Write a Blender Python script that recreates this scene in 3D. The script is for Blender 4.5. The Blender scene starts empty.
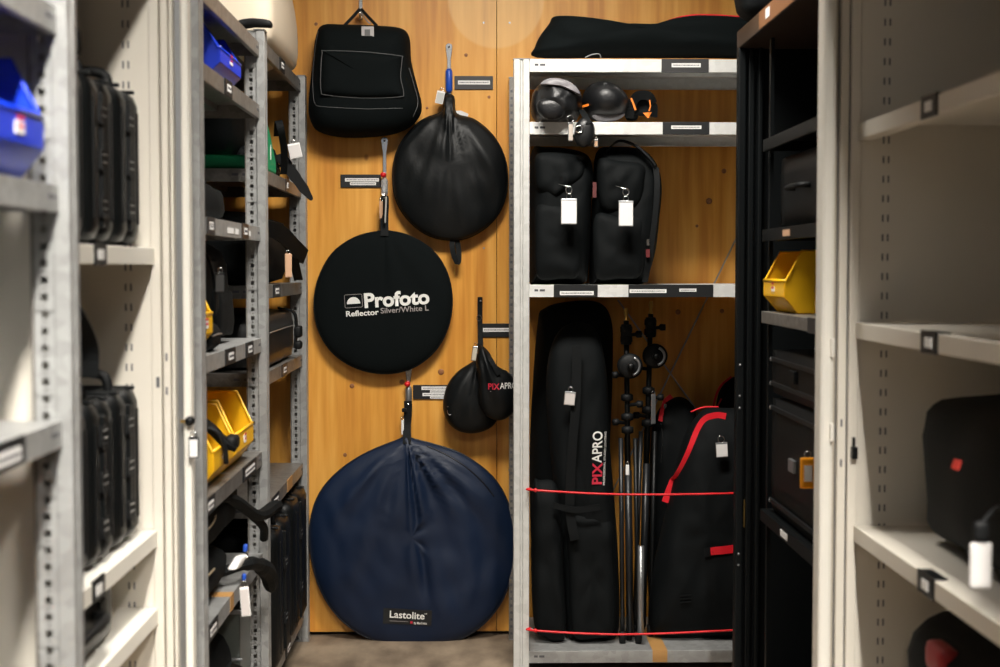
import bpy, bmesh, math, random
from mathutils import Vector, Matrix, noise
from mathutils.bvhtree import BVHTree
random.seed(7)
S = bpy.context.scene
COL = S.collection
PI = math.pi
# ------------------------------------------------------------------ camera
EYE = 1.33; FPX = 1450.0
pitch = math.radians(2.6); yaw = math.radians(1.0)
fw = Vector((math.sin(yaw)*math.cos(pitch), math.cos(yaw)*math.cos(pitch), -math.sin(pitch)))
rt = Vector((math.cos(yaw), -math.sin(yaw), 0)); up = rt.cross(fw)
cd = bpy.data.cameras.new('camera'); cam = bpy.data.objects.new('camera', cd); COL.objects.link(cam)
cd.sensor_width = 36; cd.lens = FPX/1000*36; cd.clip_start = .05
m = Matrix((rt, up, -fw)).transposed().to_4x4(); m.translation = (0, 0, EYE); cam.matrix_world = m
cd.dof.use_dof = True; cd.dof.focus_distance = 4.85; cd.dof.aperture_fstop = 3.4
S.camera = cam
# ------------------------------------------------------------------ world, lights, exposure
w = bpy.data.worlds.new('world'); S.world = w; w.use_nodes = True
w.node_tree.nodes['Background'].inputs[0].default_value = (.75, .85, 1, 1)
w.node_tree.nodes['Background'].inputs[1].default_value = .02
S.view_settings.view_transform = 'Standard'; S.view_settings.look = 'None'
S.view_settings.gamma = 1; S.view_settings.use_curve_mapping = False
S.view_settings.exposure = 0.3
def area(loc, sx, sy, power, color, rot=(0, 0, 0), spread=180):
    l = bpy.data.lights.new('ceiling_or_fill_light', 'AREA'); l.shape = 'RECTANGLE'; l.size = sx; l.size_y = sy
    l.energy = power; l.color = color; l.spread = math.radians(spread)
    o = bpy.data.objects.new('ceiling_or_fill_light', l); COL.objects.link(o); o.location = loc; o.rotation_euler = rot
    return o
WARM = (1, .95, .87)
area((-.06, 1.15, 3.03), .10, 2.5, 86, WARM, (math.radians(30), math.radians(28), 0), 84)    # aisle strip, aimed at the left side
area((.64, 1.0, 3.03), .07, 1.9, 68, WARM, (math.radians(28), math.radians(-3), 0), 75)                   # second strip by the right cabinets
area((.12, 3.55, 3.03), .9, .7, 56, WARM, (math.radians(24), 0, 0), 112)                  # downlight before the end wall
area((0, -.6, 2.2), 1.0, .8, 1.8, (.88, .94, 1), (math.radians(75), 0, 0), 150)               # added fill light facing down the aisle, not a ceiling fixture
# ------------------------------------------------------------------ helpers
def ray(px, py): return fw + rt*((px-500)/FPX) - up*((py-333.5)/FPX)
def PY(px, py, Y):
    d = ray(px, py); return Vector((0, 0, EYE)) + d*(Y/d.y)
def PX(px, py, X):
    d = ray(px, py); return Vector((0, 0, EYE)) + d*(X/d.x)
def link(o): COL.objects.link(o); return o
def tag(o, label=None, cat=None, group=None, kind=None):
    if label: o['label'] = label
    if cat: o['category'] = cat
    if group: o['group'] = group
    if kind: o['kind'] = kind
    return o
def thing(name, label, cat, loc=(0, 0, 0), rz=0, group=None, kind=None):
    o = link(bpy.data.objects.new(name, None)); o.location = loc; o.rotation_euler = (0, 0, rz)
    o.empty_display_size = .05
    return tag(o, label, cat, group, kind)
def wloc(p):
    v = Vector((0, 0, 0))
    while p is not None: v += Vector(p.location); p = p.parent
    return v
class MB:
    def __init__(s): s.v = []; s.f = []
    def add(s, vs, fs):
        n = len(s.v); s.v += [tuple(v) for v in vs]; s.f += [tuple(i+n for i in f) for f in fs]; return s
    def box(s, x0, x1, y0, y1, z0, z1):
        x0, x1 = sorted((x0, x1)); y0, y1 = sorted((y0, y1)); z0, z1 = sorted((z0, z1))
        return s.add([(x, y, z) for z in (z0, z1) for x, y in ((x0, y0), (x1, y0), (x1, y1), (x0, y1))],
              [(3, 2, 1, 0), (4, 5, 6, 7), (0, 1, 5, 4), (1, 2, 6, 5), (2, 3, 7, 6), (3, 0, 4, 7)])
    def prism(s, pts, vec):                      # polygon (3-D points) swept by vec
        n = len(pts); vec = Vector(vec)
        return s.add([Vector(p) for p in pts]+[Vector(p)+vec for p in pts],
              [tuple(range(n))[::-1], tuple(range(n, 2*n))]+[(i, (i+1) % n, n+(i+1) % n, n+i) for i in range(n)])
    def tube(s, pts, r, n=8, closed=False):
        pts = [Vector(p) for p in pts]; rings = []; k = len(pts)
        ref = Vector((0, 0, 1))
        for i, p in enumerate(pts):
            a = pts[(i-1) % k] if closed else pts[max(i-1, 0)]; b = pts[(i+1) % k] if closed else pts[min(i+1, k-1)]
            t = (b-a).normalized() if (b-a).length > 1e-9 else Vector((0, 0, 1))
            q = ref - t*ref.dot(t)
            if q.length < .05: q = Vector((0, 1, 0)) - t*t.y
            if q.length < .05: q = Vector((1, 0, 0)) - t*t.x
            q.normalize(); ref = q; bq = t.cross(q); rr = r[i] if isinstance(r, (list, tuple)) else r
            rings.append([p+(q*math.cos(2*PI*j/n)+bq*math.sin(2*PI*j/n))*rr for j in range(n)])
        vs = [v for g in rings for v in g]; fs = []
        for i in range(k if closed else k-1):
            for j in range(n):
                a = i*n+j; b = i*n+(j+1) % n; c = ((i+1) % k)*n
                fs.append((a, b, c+(j+1) % n, c+j))
        if not closed: fs += [tuple(range(n))[::-1], tuple((k-1)*n+j for j in range(n))]
        return s.add(vs, fs)
    def strap(s, pts, W, wd=.02, th=.003):       # flat webbing
        pts = [Vector(p) for p in pts]; W = Vector(W).normalized() if W is not None else None; vs = []; k = len(pts)
        for i, p in enumerate(pts):
            t = (pts[min(i+1, k-1)]-pts[max(i-1, 0)]).normalized(); ww = (W-t*W.dot(t)) if W is not None else t.cross(Vector((0, 1, 0)))
            ww = ww.normalized() if ww.length > .05 else Vector((0, 1, 0))
            N = t.cross(ww); d = wd[i] if isinstance(wd, (list, tuple)) else wd
            vs += [p-ww*d/2-N*th/2, p+ww*d/2-N*th/2, p+ww*d/2+N*th/2, p-ww*d/2+N*th/2]
        fs = [(3, 2, 1, 0), tuple((k-1)*4+j for j in range(4))]
        for i in range(k-1):
            for j in range(4): fs.append((i*4+j, i*4+(j+1) % 4, i*4+4+(j+1) % 4, i*4+4+j))
        return s.add(vs, fs)
    def lathe(s, prof, c, n=24, axis='z'):
        c = Vector(c); vs = []; k = len(prof)
        for r, h in prof:
            for j in range(n):
                a = 2*PI*j/n; q = (r*math.cos(a), r*math.sin(a), h)
                if axis == 'y': q = (q[0], q[2], q[1])
                if axis == 'x': q = (q[2], q[0], q[1])
                vs.append(c+Vector(q))
        fs = [(i*n+j, i*n+(j+1) % n, (i+1)*n+(j+1) % n, (i+1)*n+j) for i in range(k-1) for j in range(n)]
        fs += [tuple(range(n))[::-1], tuple((k-1)*n+j for j in range(n))]
        return s.add(vs, fs)
    def soft(s, c, half, r=.02, n=8, bulge=(0, 0, 0), amp=0, fr=8, fn=None, rz=0):   # rounded, bulging, wrinkled box
        c = Vector(c); h = Vector(half); idx = {}; vs = []; fs = []; r = min(r, min(half)*.98)
        N3 = [max(3, int(n*k/max(half))) for k in half]
        def vert(p):
            key = (round(p[0], 4), round(p[1], 4), round(p[2], 4))
            if key in idx: return idx[key]
            q = Vector((p[0]*h.x, p[1]*h.y, p[2]*h.z)); inn = Vector([max(-(h[i]-r), min(h[i]-r, q[i])) for i in range(3)])
            d = q-inn; d = d.normalized() if d.length > 1e-9 else Vector((0, 0, 1)); o = inn+d*r
            for i in range(3):
                a, b = (i+1) % 3, (i+2) % 3
                o[i] += (p[i])*bulge[i]*(1-p[a]**2)*(1-p[b]**2)
            if amp:
                no = noise.noise_vector((c+o)*fr); o += no*amp
            if fn: o = Vector(fn(o))
            if rz: o = Matrix.Rotation(rz, 3, 'Z') @ o
            idx[key] = len(vs); vs.append(c+o); return idx[key]
        for ax in range(3):
            a, b = (ax+1) % 3, (ax+2) % 3
            def st(i, k):
                t = -1+2*i/k; return math.sin(t*PI/2)*.55+t*.45
            for sg in (-1, 1):
                for i in range(N3[a]):
                    for j in range(N3[b]):
                        ids = []
                        for di, dj in ((0, 0), (1, 0), (1, 1), (0, 1)):
                            p = [0, 0, 0]; p[ax] = sg; p[a] = st(i+di, N3[a]); p[b] = st(j+dj, N3[b]); ids.append(vert(p))
                        fs.append(tuple(ids) if sg > 0 else tuple(ids[::-1]))
        return s.add(vs, fs)
    def build(s, name, mat, parent=None, local=False, smooth=False, bevel=0, solid=0, sub=0):
        off = Vector((0, 0, 0)) if (local or parent is None) else wloc(parent)
        me = bpy.data.meshes.new(name); me.from_pydata([Vector(v)-off for v in s.v], [], s.f); me.update()
        bm = bmesh.new(); bm.from_mesh(me); bmesh.ops.recalc_face_normals(bm, faces=bm.faces); bm.to_mesh(me); bm.free()
        me.materials.append(mat)
        if smooth: me.polygons.foreach_set('use_smooth', [True]*len(me.polygons))
        o = link(bpy.data.objects.new(name, me)); o.parent = parent
        if solid: q = o.modifiers.new('solid', 'SOLIDIFY'); q.thickness = solid; q.offset = 0
        if bevel: q = o.modifiers.new('bevel', 'BEVEL'); q.width = bevel; q.segments = 2; q.limit_method = 'ANGLE'
        if sub: q = o.modifiers.new('sub', 'SUBSURF'); q.levels = sub; q.render_levels = sub
        return o
def copy_tree(o, parent=None):
    c = o.copy(); link(c); c.parent = parent
    for ch in list(o.children): copy_tree(ch, c)
    return c
def cr(pts, per=6, closed=True):                 # Catmull-Rom
    pts = [Vector(p) for p in pts]; n = len(pts); out = []
    for i in range(n if closed else n-1):
        g = lambda k: pts[k % n] if closed else pts[max(0, min(n-1, k))]
        p0, p1, p2, p3 = g(i-1), g(i), g(i+1), g(i+2)
        for k in range(per):
            t = k/per
            out.append(.5*((2*p1)+(p2-p0)*t+(2*p0-5*p1+4*p2-p3)*t*t+(3*p1-p0-3*p2+p3)*t**3))
    if not closed: out.append(pts[-1])
    return out
# ------------------------------------------------------------------ materials
def mat(name, col, rough=.6, metal=0., bump=0., bscale=200, var=0., vscale=6, stretch=(1, 1, 1), col2=None, sheen=0, spec=.5, coat=0, trans=0):
    M = bpy.data.materials.new(name); M.use_nodes = True; nt = M.node_tree; N = nt.nodes; L = nt.links
    b = N['Principled BSDF']; b.inputs['Base Color'].default_value = (*col, 1); b.inputs['Roughness'].default_value = rough
    b.inputs['Metallic'].default_value = metal; b.inputs['Specular IOR Level'].default_value = spec
    b.inputs['Sheen Weight'].default_value = sheen; b.inputs['Coat Weight'].default_value = coat
    b.inputs['Transmission Weight'].default_value = trans
    tc = N.new('ShaderNodeTexCoord'); mp = N.new('ShaderNodeMapping'); mp.inputs['Scale'].default_value = stretch
    L.new(tc.outputs['Object'], mp.inputs['Vector'])
    if var or col2:
        t = N.new('ShaderNodeTexNoise'); t.inputs['Scale'].default_value = vscale; t.inputs['Detail'].default_value = 5
        L.new(mp.outputs[0], t.inputs['Vector']); r = N.new('ShaderNodeValToRGB'); L.new(t.outputs['Fac'], r.inputs[0])
        c2 = col2 or tuple(c*(1-var) for c in col); r.color_ramp.elements[0].position = .35; r.color_ramp.elements[1].position = .68
        r.color_ramp.elements[0].color = (*c2, 1); r.color_ramp.elements[1].color = (*col, 1)
        L.new(r.outputs[0], b.inputs['Base Color'])
    if bump:
        t = N.new('ShaderNodeTexNoise'); t.inputs['Scale'].default_value = bscale; t.inputs['Detail'].default_value = 3
        L.new(mp.outputs[0], t.inputs['Vector']); q = N.new('ShaderNodeBump'); q.inputs['Strength'].default_value = bump
        q.inputs['Distance'].default_value = .002; L.new(t.outputs['Fac'], q.inputs['Height']); L.new(q.outputs[0], b.inputs['Normal'])
    return M
def spangle(name, a, b_, metal=.35, rough=.42):
    M = mat(name, a, rough, metal); nt = M.node_tree; N = nt.nodes; L = nt.links; b = N['Principled BSDF']
    tc = N.new('ShaderNodeTexCoord'); v = N.new('ShaderNodeTexVoronoi'); v.inputs['Scale'].default_value = 55
    n = N.new('ShaderNodeTexNoise'); n.inputs['Scale'].default_value = 7; n.inputs['Detail'].default_value = 6
    L.new(tc.outputs['Object'], v.inputs['Vector']); L.new(tc.outputs['Object'], n.inputs['Vector'])
    mx = N.new('ShaderNodeMix'); mx.data_type = 'FLOAT'; mx.inputs[0].default_value = .6
    L.new(v.outputs['Color'], mx.inputs[2]); L.new(n.outputs['Fac'], mx.inputs[3])
    r = N.new('ShaderNodeValToRGB'); r.color_ramp.elements[0].position = .25; r.color_ramp.elements[1].position = .75
    r.color_ramp.elements[0].color = (*b_, 1); r.color_ramp.elements[1].color = (*a, 1)
    L.new(mx.outputs[0], r.inputs[0]); L.new(r.outputs[0], b.inputs['Base Color']); return M
def ply_mat():
    M = mat('varnished_plywood', (.6, .3, .08), .42, spec=.45); nt = M.node_tree; N = nt.nodes; L = nt.links; b = N['Principled BSDF']
    ge = N.new('ShaderNodeNewGeometry'); 
    def mapped(sc):
        m_ = N.new('ShaderNodeMapping'); m_.inputs['Scale'].default_value = sc; L.new(ge.outputs['Position'], m_.inputs['Vector']); return m_
    # broad cathedral figure: distorted bands
    n1 = N.new('ShaderNodeTexNoise'); n1.inputs['Scale'].default_value = 2.2; n1.inputs['Detail'].default_value = 2; L.new(mapped((2.2, 1, .35)).outputs[0], n1.inputs['Vector'])
    mu = N.new('ShaderNodeMath'); mu.operation = 'MULTIPLY'; mu.inputs[1].default_value = 26; L.new(n1.outputs['Fac'], mu.inputs[0])
    si = N.new('ShaderNodeMath'); si.operation = 'SINE'; L.new(mu.outputs[0], si.inputs[0])
    n2 = N.new('ShaderNodeTexNoise'); n2.inputs['Scale'].default_value = 5; n2.inputs['Detail'].default_value = 5; L.new(mapped((8, 1, .5)).outputs[0], n2.inputs['Vector'])
    ad = N.new('ShaderNodeMath'); ad.operation = 'MULTIPLY_ADD'; ad.inputs[1].default_value = .13; L.new(si.outputs[0], ad.inputs[0]); L.new(n2.outputs['Fac'], ad.inputs[2])
    r = N.new('ShaderNodeValToRGB'); e = r.color_ramp.elements; e[0].position = .25; e[0].color = (.57, .225, .03, 1); e[1].position = .78; e[1].color = (.80, .405, .085, 1)
    e.new(.5).color = (.70, .32, .05, 1); L.new(ad.outputs[0], r.inputs[0])
    # knots (dark eyes), few and scattered
    vm = mapped((1.3, 0, .9)); nd = N.new('ShaderNodeTexNoise'); nd.inputs['Scale'].default_value = 9
    v = N.new('ShaderNodeTexVoronoi'); v.inputs['Scale'].default_value = 3.3; L.new(vm.outputs[0], v.inputs['Vector'])
    k = N.new('ShaderNodeValToRGB'); k.color_ramp.elements[0].position = .022; k.color_ramp.elements[0].color = (.30, .13, .06, 1)
    k.color_ramp.elements[1].position = .05; k.color_ramp.elements[1].color = (1, 1, 1, 1); L.new(v.outputs['Distance'], k.inputs[0])
    mx = N.new('ShaderNodeMix'); mx.data_type = 'RGBA'; mx.blend_type = 'MULTIPLY'; mx.inputs[0].default_value = .85
    L.new(r.outputs[0], mx.inputs[6]); L.new(k.outputs[0], mx.inputs[7])
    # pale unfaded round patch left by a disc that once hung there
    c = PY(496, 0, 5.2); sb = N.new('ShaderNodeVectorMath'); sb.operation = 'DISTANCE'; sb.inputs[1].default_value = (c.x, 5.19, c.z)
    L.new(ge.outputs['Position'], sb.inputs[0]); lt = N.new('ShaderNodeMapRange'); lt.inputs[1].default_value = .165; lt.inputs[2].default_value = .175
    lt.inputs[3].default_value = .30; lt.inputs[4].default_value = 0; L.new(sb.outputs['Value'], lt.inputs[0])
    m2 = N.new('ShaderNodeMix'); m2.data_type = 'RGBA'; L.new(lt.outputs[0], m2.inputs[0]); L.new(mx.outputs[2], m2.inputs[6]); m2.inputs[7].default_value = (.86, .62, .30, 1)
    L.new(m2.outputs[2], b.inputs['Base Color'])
    bp = N.new('ShaderNodeBump'); bp.inputs['Strength'].default_value = .12; bp.inputs['Distance'].default_value = .002; L.new(n2.outputs['Fac'], bp.inputs['Height']); L.new(bp.outputs[0], b.inputs['Normal'])
    return M
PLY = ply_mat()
GALV = spangle('galvanised_steel', (.40, .405, .40), (.27, .27, .265))
GALVP = spangle('pale_galvanised_steel', (.66, .66, .64), (.54, .54, .52), .25, .45)
GALVD = spangle('dark_galvanised_steel', (.28, .265, .245), (.16, .148, .132), .5, .4)  # darker galvanised tone for some shelves and the posts' back flanges
GALVW = spangle('bright_galvanised_steel', (.80, .80, .78), (.66, .66, .64), .2, .45)
CREAM = mat('cream_painted_steel', (.70, .655, .575), .42, var=.04)
CREAMW = mat('white_painted_shelf', (.80, .77, .70), .45, var=.03)
BLKM = mat('black_painted_steel', (.002, .003, .0035), .45, spec=.25)
FAB = mat('black_nylon', (.0020, .0031, .0036), .72, spec=.16, bump=.5, bscale=500, sheen=0)
FABS = mat('glossy_black_nylon', (.0026, .0036, .0042), .48, bump=.25, bscale=120, spec=.32)
FABD = mat('matt_black_canvas', (.0026, .0044, .0048), .85, spec=.12, bump=.5, bscale=600, sheen=0)
NAVY = mat('navy_nylon', (.003, .012, .038), .50, bump=.3, bscale=350, spec=.38, var=.25, vscale=3)
LEA = mat('black_leatherette', (.007, .0075, .0085), .40, bump=.4, bscale=160)
GREYF = mat('grey_ripstop', (.23, .22, .235), .45, bump=.3, bscale=200, var=.2)
WEB = mat('black_webbing', (.003, .004, .0045), .65, spec=.18, bump=.5, bscale=700)
PLB = mat('black_moulded_plastic', (.0028, .0036, .004), .42, spec=.28, bump=.35, bscale=300)
RUB = mat('black_rubber', (.004, .0045, .005), .6, spec=.25)
CHR = mat('chrome', (.75, .75, .75), .2, 1)
GREYM = mat('grey_alloy', (.35, .36, .37), .35, .8)
DALLOY = mat('dark_alloy', (.012, .013, .015), .35, .2)
YEL = mat('yellow_plastic', (.95, .52, .008), .38, var=.06, coat=.1)
BLU = mat('blue_plastic', (.006, .04, .62), .36, coat=.1)
BLUG = mat('blue_grip_plastic', (.01, .07, .45), .4)
RED = mat('red_webbing', (.72, .006, .018), .55, bump=.3, bscale=500)
REDP = mat('red_plastic', (.65, .01, .015), .4)
GRN = mat('green_fabric', (.0, .26, .10), .6)
WHT = mat('white_card', (.82, .81, .80), .5)
WHTP = mat('white_print', (.80, .80, .77), .6)
SILP = mat('silver_print', (.33, .30, .29), .6)
REDPR = mat('red_print', (.55, .02, .05), .6)
INK = mat('printed_ink', (.09, .09, .10), .6)
LBLK = mat('black_label_magnet', (.007, .008, .009), .5)
LGRY = mat('dark_grey_label_magnet', (.03, .029, .03), .5)
CLEAR = mat('clear_plastic', (.9, .9, .9), .15, trans=.75)
ORG = mat('orange_plastic', (.95, .36, .01), .35)
ORGF = mat('orange_trim', (.85, .22, .02), .5)
TAPE = mat('brown_tape', (.45, .24, .08), .45)
KRAFT = mat('kraft_card', (.55, .33, .20), .7)
SHELL = mat('cream_fabric', (.78, .67, .52), .7, var=.05, vscale=3)
GOLD = mat('brass', (.7, .45, .12), .3, .9)
CONC = mat('worn_wood_floor', (.30, .23, .16), .6, bump=.5, bscale=40, vscale=9, col2=(.13, .095, .065), stretch=(1, .5, 1))
PAINT = mat('wall_paint', (.30, .29, .27), .8, var=.04)
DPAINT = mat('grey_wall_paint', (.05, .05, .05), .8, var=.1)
DKB = mat('brown_painted_steel', (.045, .030, .022), .4)
# ------------------------------------------------------------------ setting
def struct(name, mb, m_, **k):
    o = mb.build(name, m_, None, **k); o['kind'] = 'structure'; return o
struct('floor', MB().box(-1.5, 1.7, -1.2, 5.28, -.05, 0), CONC)
struct('ceiling', MB().box(-1.5, 1.7, -1.2, 5.28, 3.05, 3.1), PAINT)
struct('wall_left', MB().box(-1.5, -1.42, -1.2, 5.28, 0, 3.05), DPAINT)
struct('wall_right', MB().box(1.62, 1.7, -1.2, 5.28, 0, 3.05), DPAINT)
struct('wall_front', MB().box(-1.5, 1.7, -1.2, -1.12, 0, 3.05), PAINT)
wb = struct('wall_back', MB().box(-1.5, 1.7, 5.225, 5.28, 0, 3.05), BLKM)
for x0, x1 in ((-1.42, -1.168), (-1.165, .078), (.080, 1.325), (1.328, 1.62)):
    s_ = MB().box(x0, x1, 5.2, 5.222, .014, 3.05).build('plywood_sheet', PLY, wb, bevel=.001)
    for k in range(8):
        for xx in (x0+.045, x1-.045):
            if x1-x0 > .5:
                MB().lathe([(.004, 0), (.0035, -.0012)], (xx, 5.1999, .2+k*.4), 8, 'y').build('screw', GREYM, s_)
def knot(px, py, r):                              # resin knots standing a hair proud in the veneer
    c = PY(px, py, 5.1985); MB().lathe([(r*.8, .0012), (r*.7, .0), (r*.4, -.0002)], c, 12, 'y').build('knot', KNOT, wb, smooth=True)
KNOT = mat('dark_knot', (.20, .075, .03), .5, col2=(.34, .14, .05), vscale=90)
for a in ((352, 386, .011), (402, 382, .012), (441, 372, .014), (316, 24, .008), (466, 55, .008), (489, 97, .007), (427, 108, .006), (709, 201, .014), (724, 171, .011), (697, 226, .007), (678, 312, .012), (722, 311, .01), (440, 463, .007), (420, 106, .005), (345, 455, .009)):
    knot(*a)
# ------------------------------------------------------------------ shelving rack pieces (local: front faces -Y)
def post_mesh(H=2.0):
    nose = MB()
    nose.box(-.0255, -.004, 0, .025, 0, H).box(.004, .0255, 0, .025, 0, H).box(-.004, .004, .004, .025, 0, H)
    web = MB(); z = .006; xw = -.020
    y0, y1, y2, y3 = .025, .0345, .0445, .054
    def q(a, b, c, d): web.add([(xw, a, c), (xw, b, c), (xw, b, d), (xw, a, d)], [(0, 1, 2, 3)])
    while z < H-.03:
        q(y0, y1, z, z+.011); q(y2, y3, z, z+.011)
        q(y0, y3, z+.011, z+.0165)
        q(y0, y1+.003, z+.0165, z+.0205); q(y2-.003, y3, z+.0165, z+.0205); q(y0, y3, z+.0205, z+.025)
        z += .025
    q(y0, y3, 0, .006); q(y0, y3, z, H)
    back = MB().box(.016, .020, .025, .054, 0, H).box(-.0255, .0255, .054, .058, .002, H-.002)
    return nose, web, back
_n, _w, _b = post_mesh()
def mesh_of(mb, name, m_):
    o = mb.build(name, m_); me = o.data; bpy.data.objects.remove(o); return me
POST_N = mesh_of(_n, 'post_nose', GALV); POST_W = mesh_of(_w, 'post_web', GALV); POST_B = mesh_of(_b, 'post_back', GALVD)  # back flange darkened in colour for the shade inside the post
POST_NP = mesh_of(_n, 'pale_post_nose', GALVP)
def post(parent, x, y, rz, me=None):
    o = link(bpy.data.objects.new('upright_post', me or POST_N)); o.parent = parent; o.location = Vector((x, y, 0))-wloc(parent); o.rotation_euler = (0, 0, rz)
    q = o.modifiers.new('bevel', 'BEVEL'); q.width = .0025; q.segments = 2; q.limit_method = 'ANGLE'
    a = link(bpy.data.objects.new('perforated_web', POST_W)); a.parent = o
    q = a.modifiers.new('solid', 'SOLIDIFY'); q.thickness = .002
    b = link(bpy.data.objects.new('inner_flange', POST_B)); b.parent = o
    c = MB().box(-.027, .027, -.0005, .032, 2.0, 2.003).box(-.027, .027, -.002, .06, 0, .004).build('foot_plate', GREYM, o, local=True)
    return o
def shelf(parent, L_, D_, loc, rz, mat_lip=GALV, mat_top=None, h=.038, braces=True, xslots=True):
    """tray shelf, local x along the front (0..L_), y 0..D_ deep, top at z 0"""
    o = MB(); o.box(0, L_, .002, D_, -.0015, 0)
    o.box(0, L_, 0, .002, -h, 0).box(0, L_, 0, .012, -h-.0015, -h)
    o.box(0, L_, D_-.002, D_, -h, 0).box(0, L_, D_-.012, D_, -h-.0015, -h)
    for x in (0, L_-.002): o.box(x, x+.002, .002, D_-.002, -h, -.001)
    if braces:
        for yy in (D_*.33, D_*.66): o.box(.002, L_-.002, yy-.02, yy+.02, -.018, -.0015)
    ob = o.build('shelf', mat_lip, parent, local=True, bevel=.0006)
    ob.location = Vector(loc)-wloc(parent); ob.rotation_euler = (0, 0, rz)
    if xslots:
        sl = MB()
        for a, b in ((.018, .03), (.035, .052), (L_-.052, L_-.035), (L_-.03, L_-.018)): sl.box(a, b, -.0006, .001, -h*.45-.004, -h*.45+.003)
        for x in (-.0006, L_+.0006):
            for yy in (.05, .08, D_-.05, D_-.08): sl.box(x-.0004, x+.0004, yy-.009, yy+.009, -h*.45-.004, -h*.45+.003)
        sl.build('slot', INK, ob, local=True)['kind'] = 'stuff'
    return ob
def inkline(mb, x0, x1, z, y, h, n):
    x = x0
    while x < x1:
        w_ = random.uniform(.3, 1)*(x1-x0)/n; mb.box(x, min(x+w_, x1), y-.0003, y, z, z+h); x += w_+(x1-x0)/n*.35
def label(sh, x0, x1, strips, m_=LBLK, h=.038, over=.001, card=WHT):
    """magnetic label holder on a shelf lip (local coordinates of the shelf)"""
    o = MB().box(x0, x1, -.0035, 0, -h, over).build('label_holder', m_, sh, local=True, bevel=.0008)
    for a, b, z0, z1 in strips: MB().box(a, b, -.0045, -.003, z0, z1).build('label_card', card, sh, local=True)
    ink = MB()
    for a, b, z0, z1 in strips:
        if b-a > .05: inkline(ink, a+.004, b-.004, z0+(z1-z0)*.35, -.0045, (z1-z0)*.3, 26)
        else: inkline(ink, a+.004, b-.004, z0+(z1-z0)*.3, -.0045, (z1-z0)*.2, 4); inkline(ink, a+.004, b-.004, z0+(z1-z0)*.62, -.0045, (z1-z0)*.15, 4)
    ink.build('printed_line', INK, sh, local=True)['kind'] = 'stuff'
# ---- right rack, facing the camera
RX0, RX1, RF, RB = .152, 1.13, 4.7, 5.185
rack = thing('shelving_rack', 'tall galvanised steel shelving rack standing against the plywood beside the black cabinet', 'shelving', (.64, 4.94, 0))
post(rack, RX0, RF, 0, POST_NP); post(rack, RX1+.03, RF, 0, POST_NP)
post(rack, RX0-.004, RB, PI); post(rack, RX1+.03, RB, PI)
pm = MB()
for k in range(78): pm.box(RX0-.026, RX0-.018, RB-.0588, RB-.0578, .02+k*.025, .029+k*.025)
pm.build('post_hole', INK, rack)['kind'] = 'stuff'
RZ = {'top': 2.002, 'second': 1.80, 'third': 1.274, 'floor': .072}
SX = RX0+.024; LX = RX1+.008-SX
def rx(px): return PY(px, 200, RF).x-SX
shs = {}
for k, z in RZ.items():
    shs[k] = shelf(rack, LX, RB-RF-.02, (SX, RF+.006, z), 0, GALVW if k != 'floor' else GALV, h=.040 if k == 'top' else .038)
def stripz(a, b, z0, z1): return (rx(a), rx(b), z0, z1)
label(shs['top'], rx(661), rx(708), [stripz(671, 700, -.026, -.013)], LGRY, .043)
label(shs['second'], rx(662.5), rx(709), [stripz(671, 701, -.022, -.011)], LBLK, .04)
label(shs['third'], rx(554), rx(598), [stripz(560, 594, -.033, -.020)], LBLK, .04)
label(shs['third'], rx(629), rx(714), [stripz(630, 667, -.026, -.014), stripz(680, 697, -.022, -.012)], LBLK, .04)
o = MB().box(rx(655), rx(670), -.001, .30, -.038, .0012).build('brown_tape_strip', TAPE, shs['floor'], local=True)
b = MB()
for a, c in (((733, 245), (606, 505)), ((618, 300), (745, 478))):
    p, q = PY(*a, 5.17), PY(*c, 5.17); b.tube([p, q], .003, 6)
b.tube([PY(733, 245, 5.17), PY(760, 190, 5.17)], .003, 6)
b.build('cross_brace', GREYM, rack)
# ---- left rack run, facing the aisle (+x)
LF = -.593
run = thing('shelving_rack', 'long galvanised shelving rack holding yellow bins left of the hanging round bags', 'shelving', (-.8, 4.16, 0))
for yy in (3.185, 4.165, 5.145):
    post(run, LF, yy, PI/2); post(run, -1.06, yy, -PI/2)
LSH = {}
def lshelf(key, y0, z, L_, m_):
    s_ = shelf(run, L_, .42, (LF-.015, y0, z), PI/2, m_); LSH[key] = s_
    c = MB().prism([(LF-.055, 0, z+.004), (LF-.03, 0, z+.004), (LF-.03, 0, z-.07), (LF-.042, 0, z-.07)], (0, .003, 0))
    for yy in (y0-.0045, y0+L_+.001):
        cc = MB(); cc.v = [(v[0], v[1]+yy, v[2]) for v in c.v]; cc.f = c.f; cc.build('shelf_clip', GALV, run)
    return s_
AY = 3.212; AL = .926; BY = 4.192; BL = .926
for k, z, m_ in (('A1', 1.965, GALVD), ('A2', 1.79, GALVD), ('A3', 1.445, GALV), ('A5', 1.13, GALV), ('A6', .806, GALVD), ('A7', .513, GALV), ('A8', .10, GALV)): lshelf(k, AY, z, AL, m_)
for k, z, m_ in (('B1', 1.985, GALVD), ('B2', 1.615, GALVD), ('B3', 1.278, GALVD), ('B4', 1.024, GALVD), ('B5', .64, GALVD), ('B6', .115, GALV)): lshelf(k, BY, z, BL, m_)
def llab(key, px0, px1, y0, m_=LBLK, ya=None, frac=(.25, .75), zz=(-.028, -.010), card=WHT):
    a = PX(px0, 300, LF-.015).y-y0; b_ = PX(px1, 300, LF-.015).y-y0
    label(LSH[key], a, b_, [(a+(b_-a)*frac[0], a+(b_-a)*frac[1], *zz)], m_, .039, card=card)
llab('A2', 226, 233, AY); llab('A3', 207, 214.5, AY, LGRY); llab('A3', 242, 248, AY, DKB)
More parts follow.
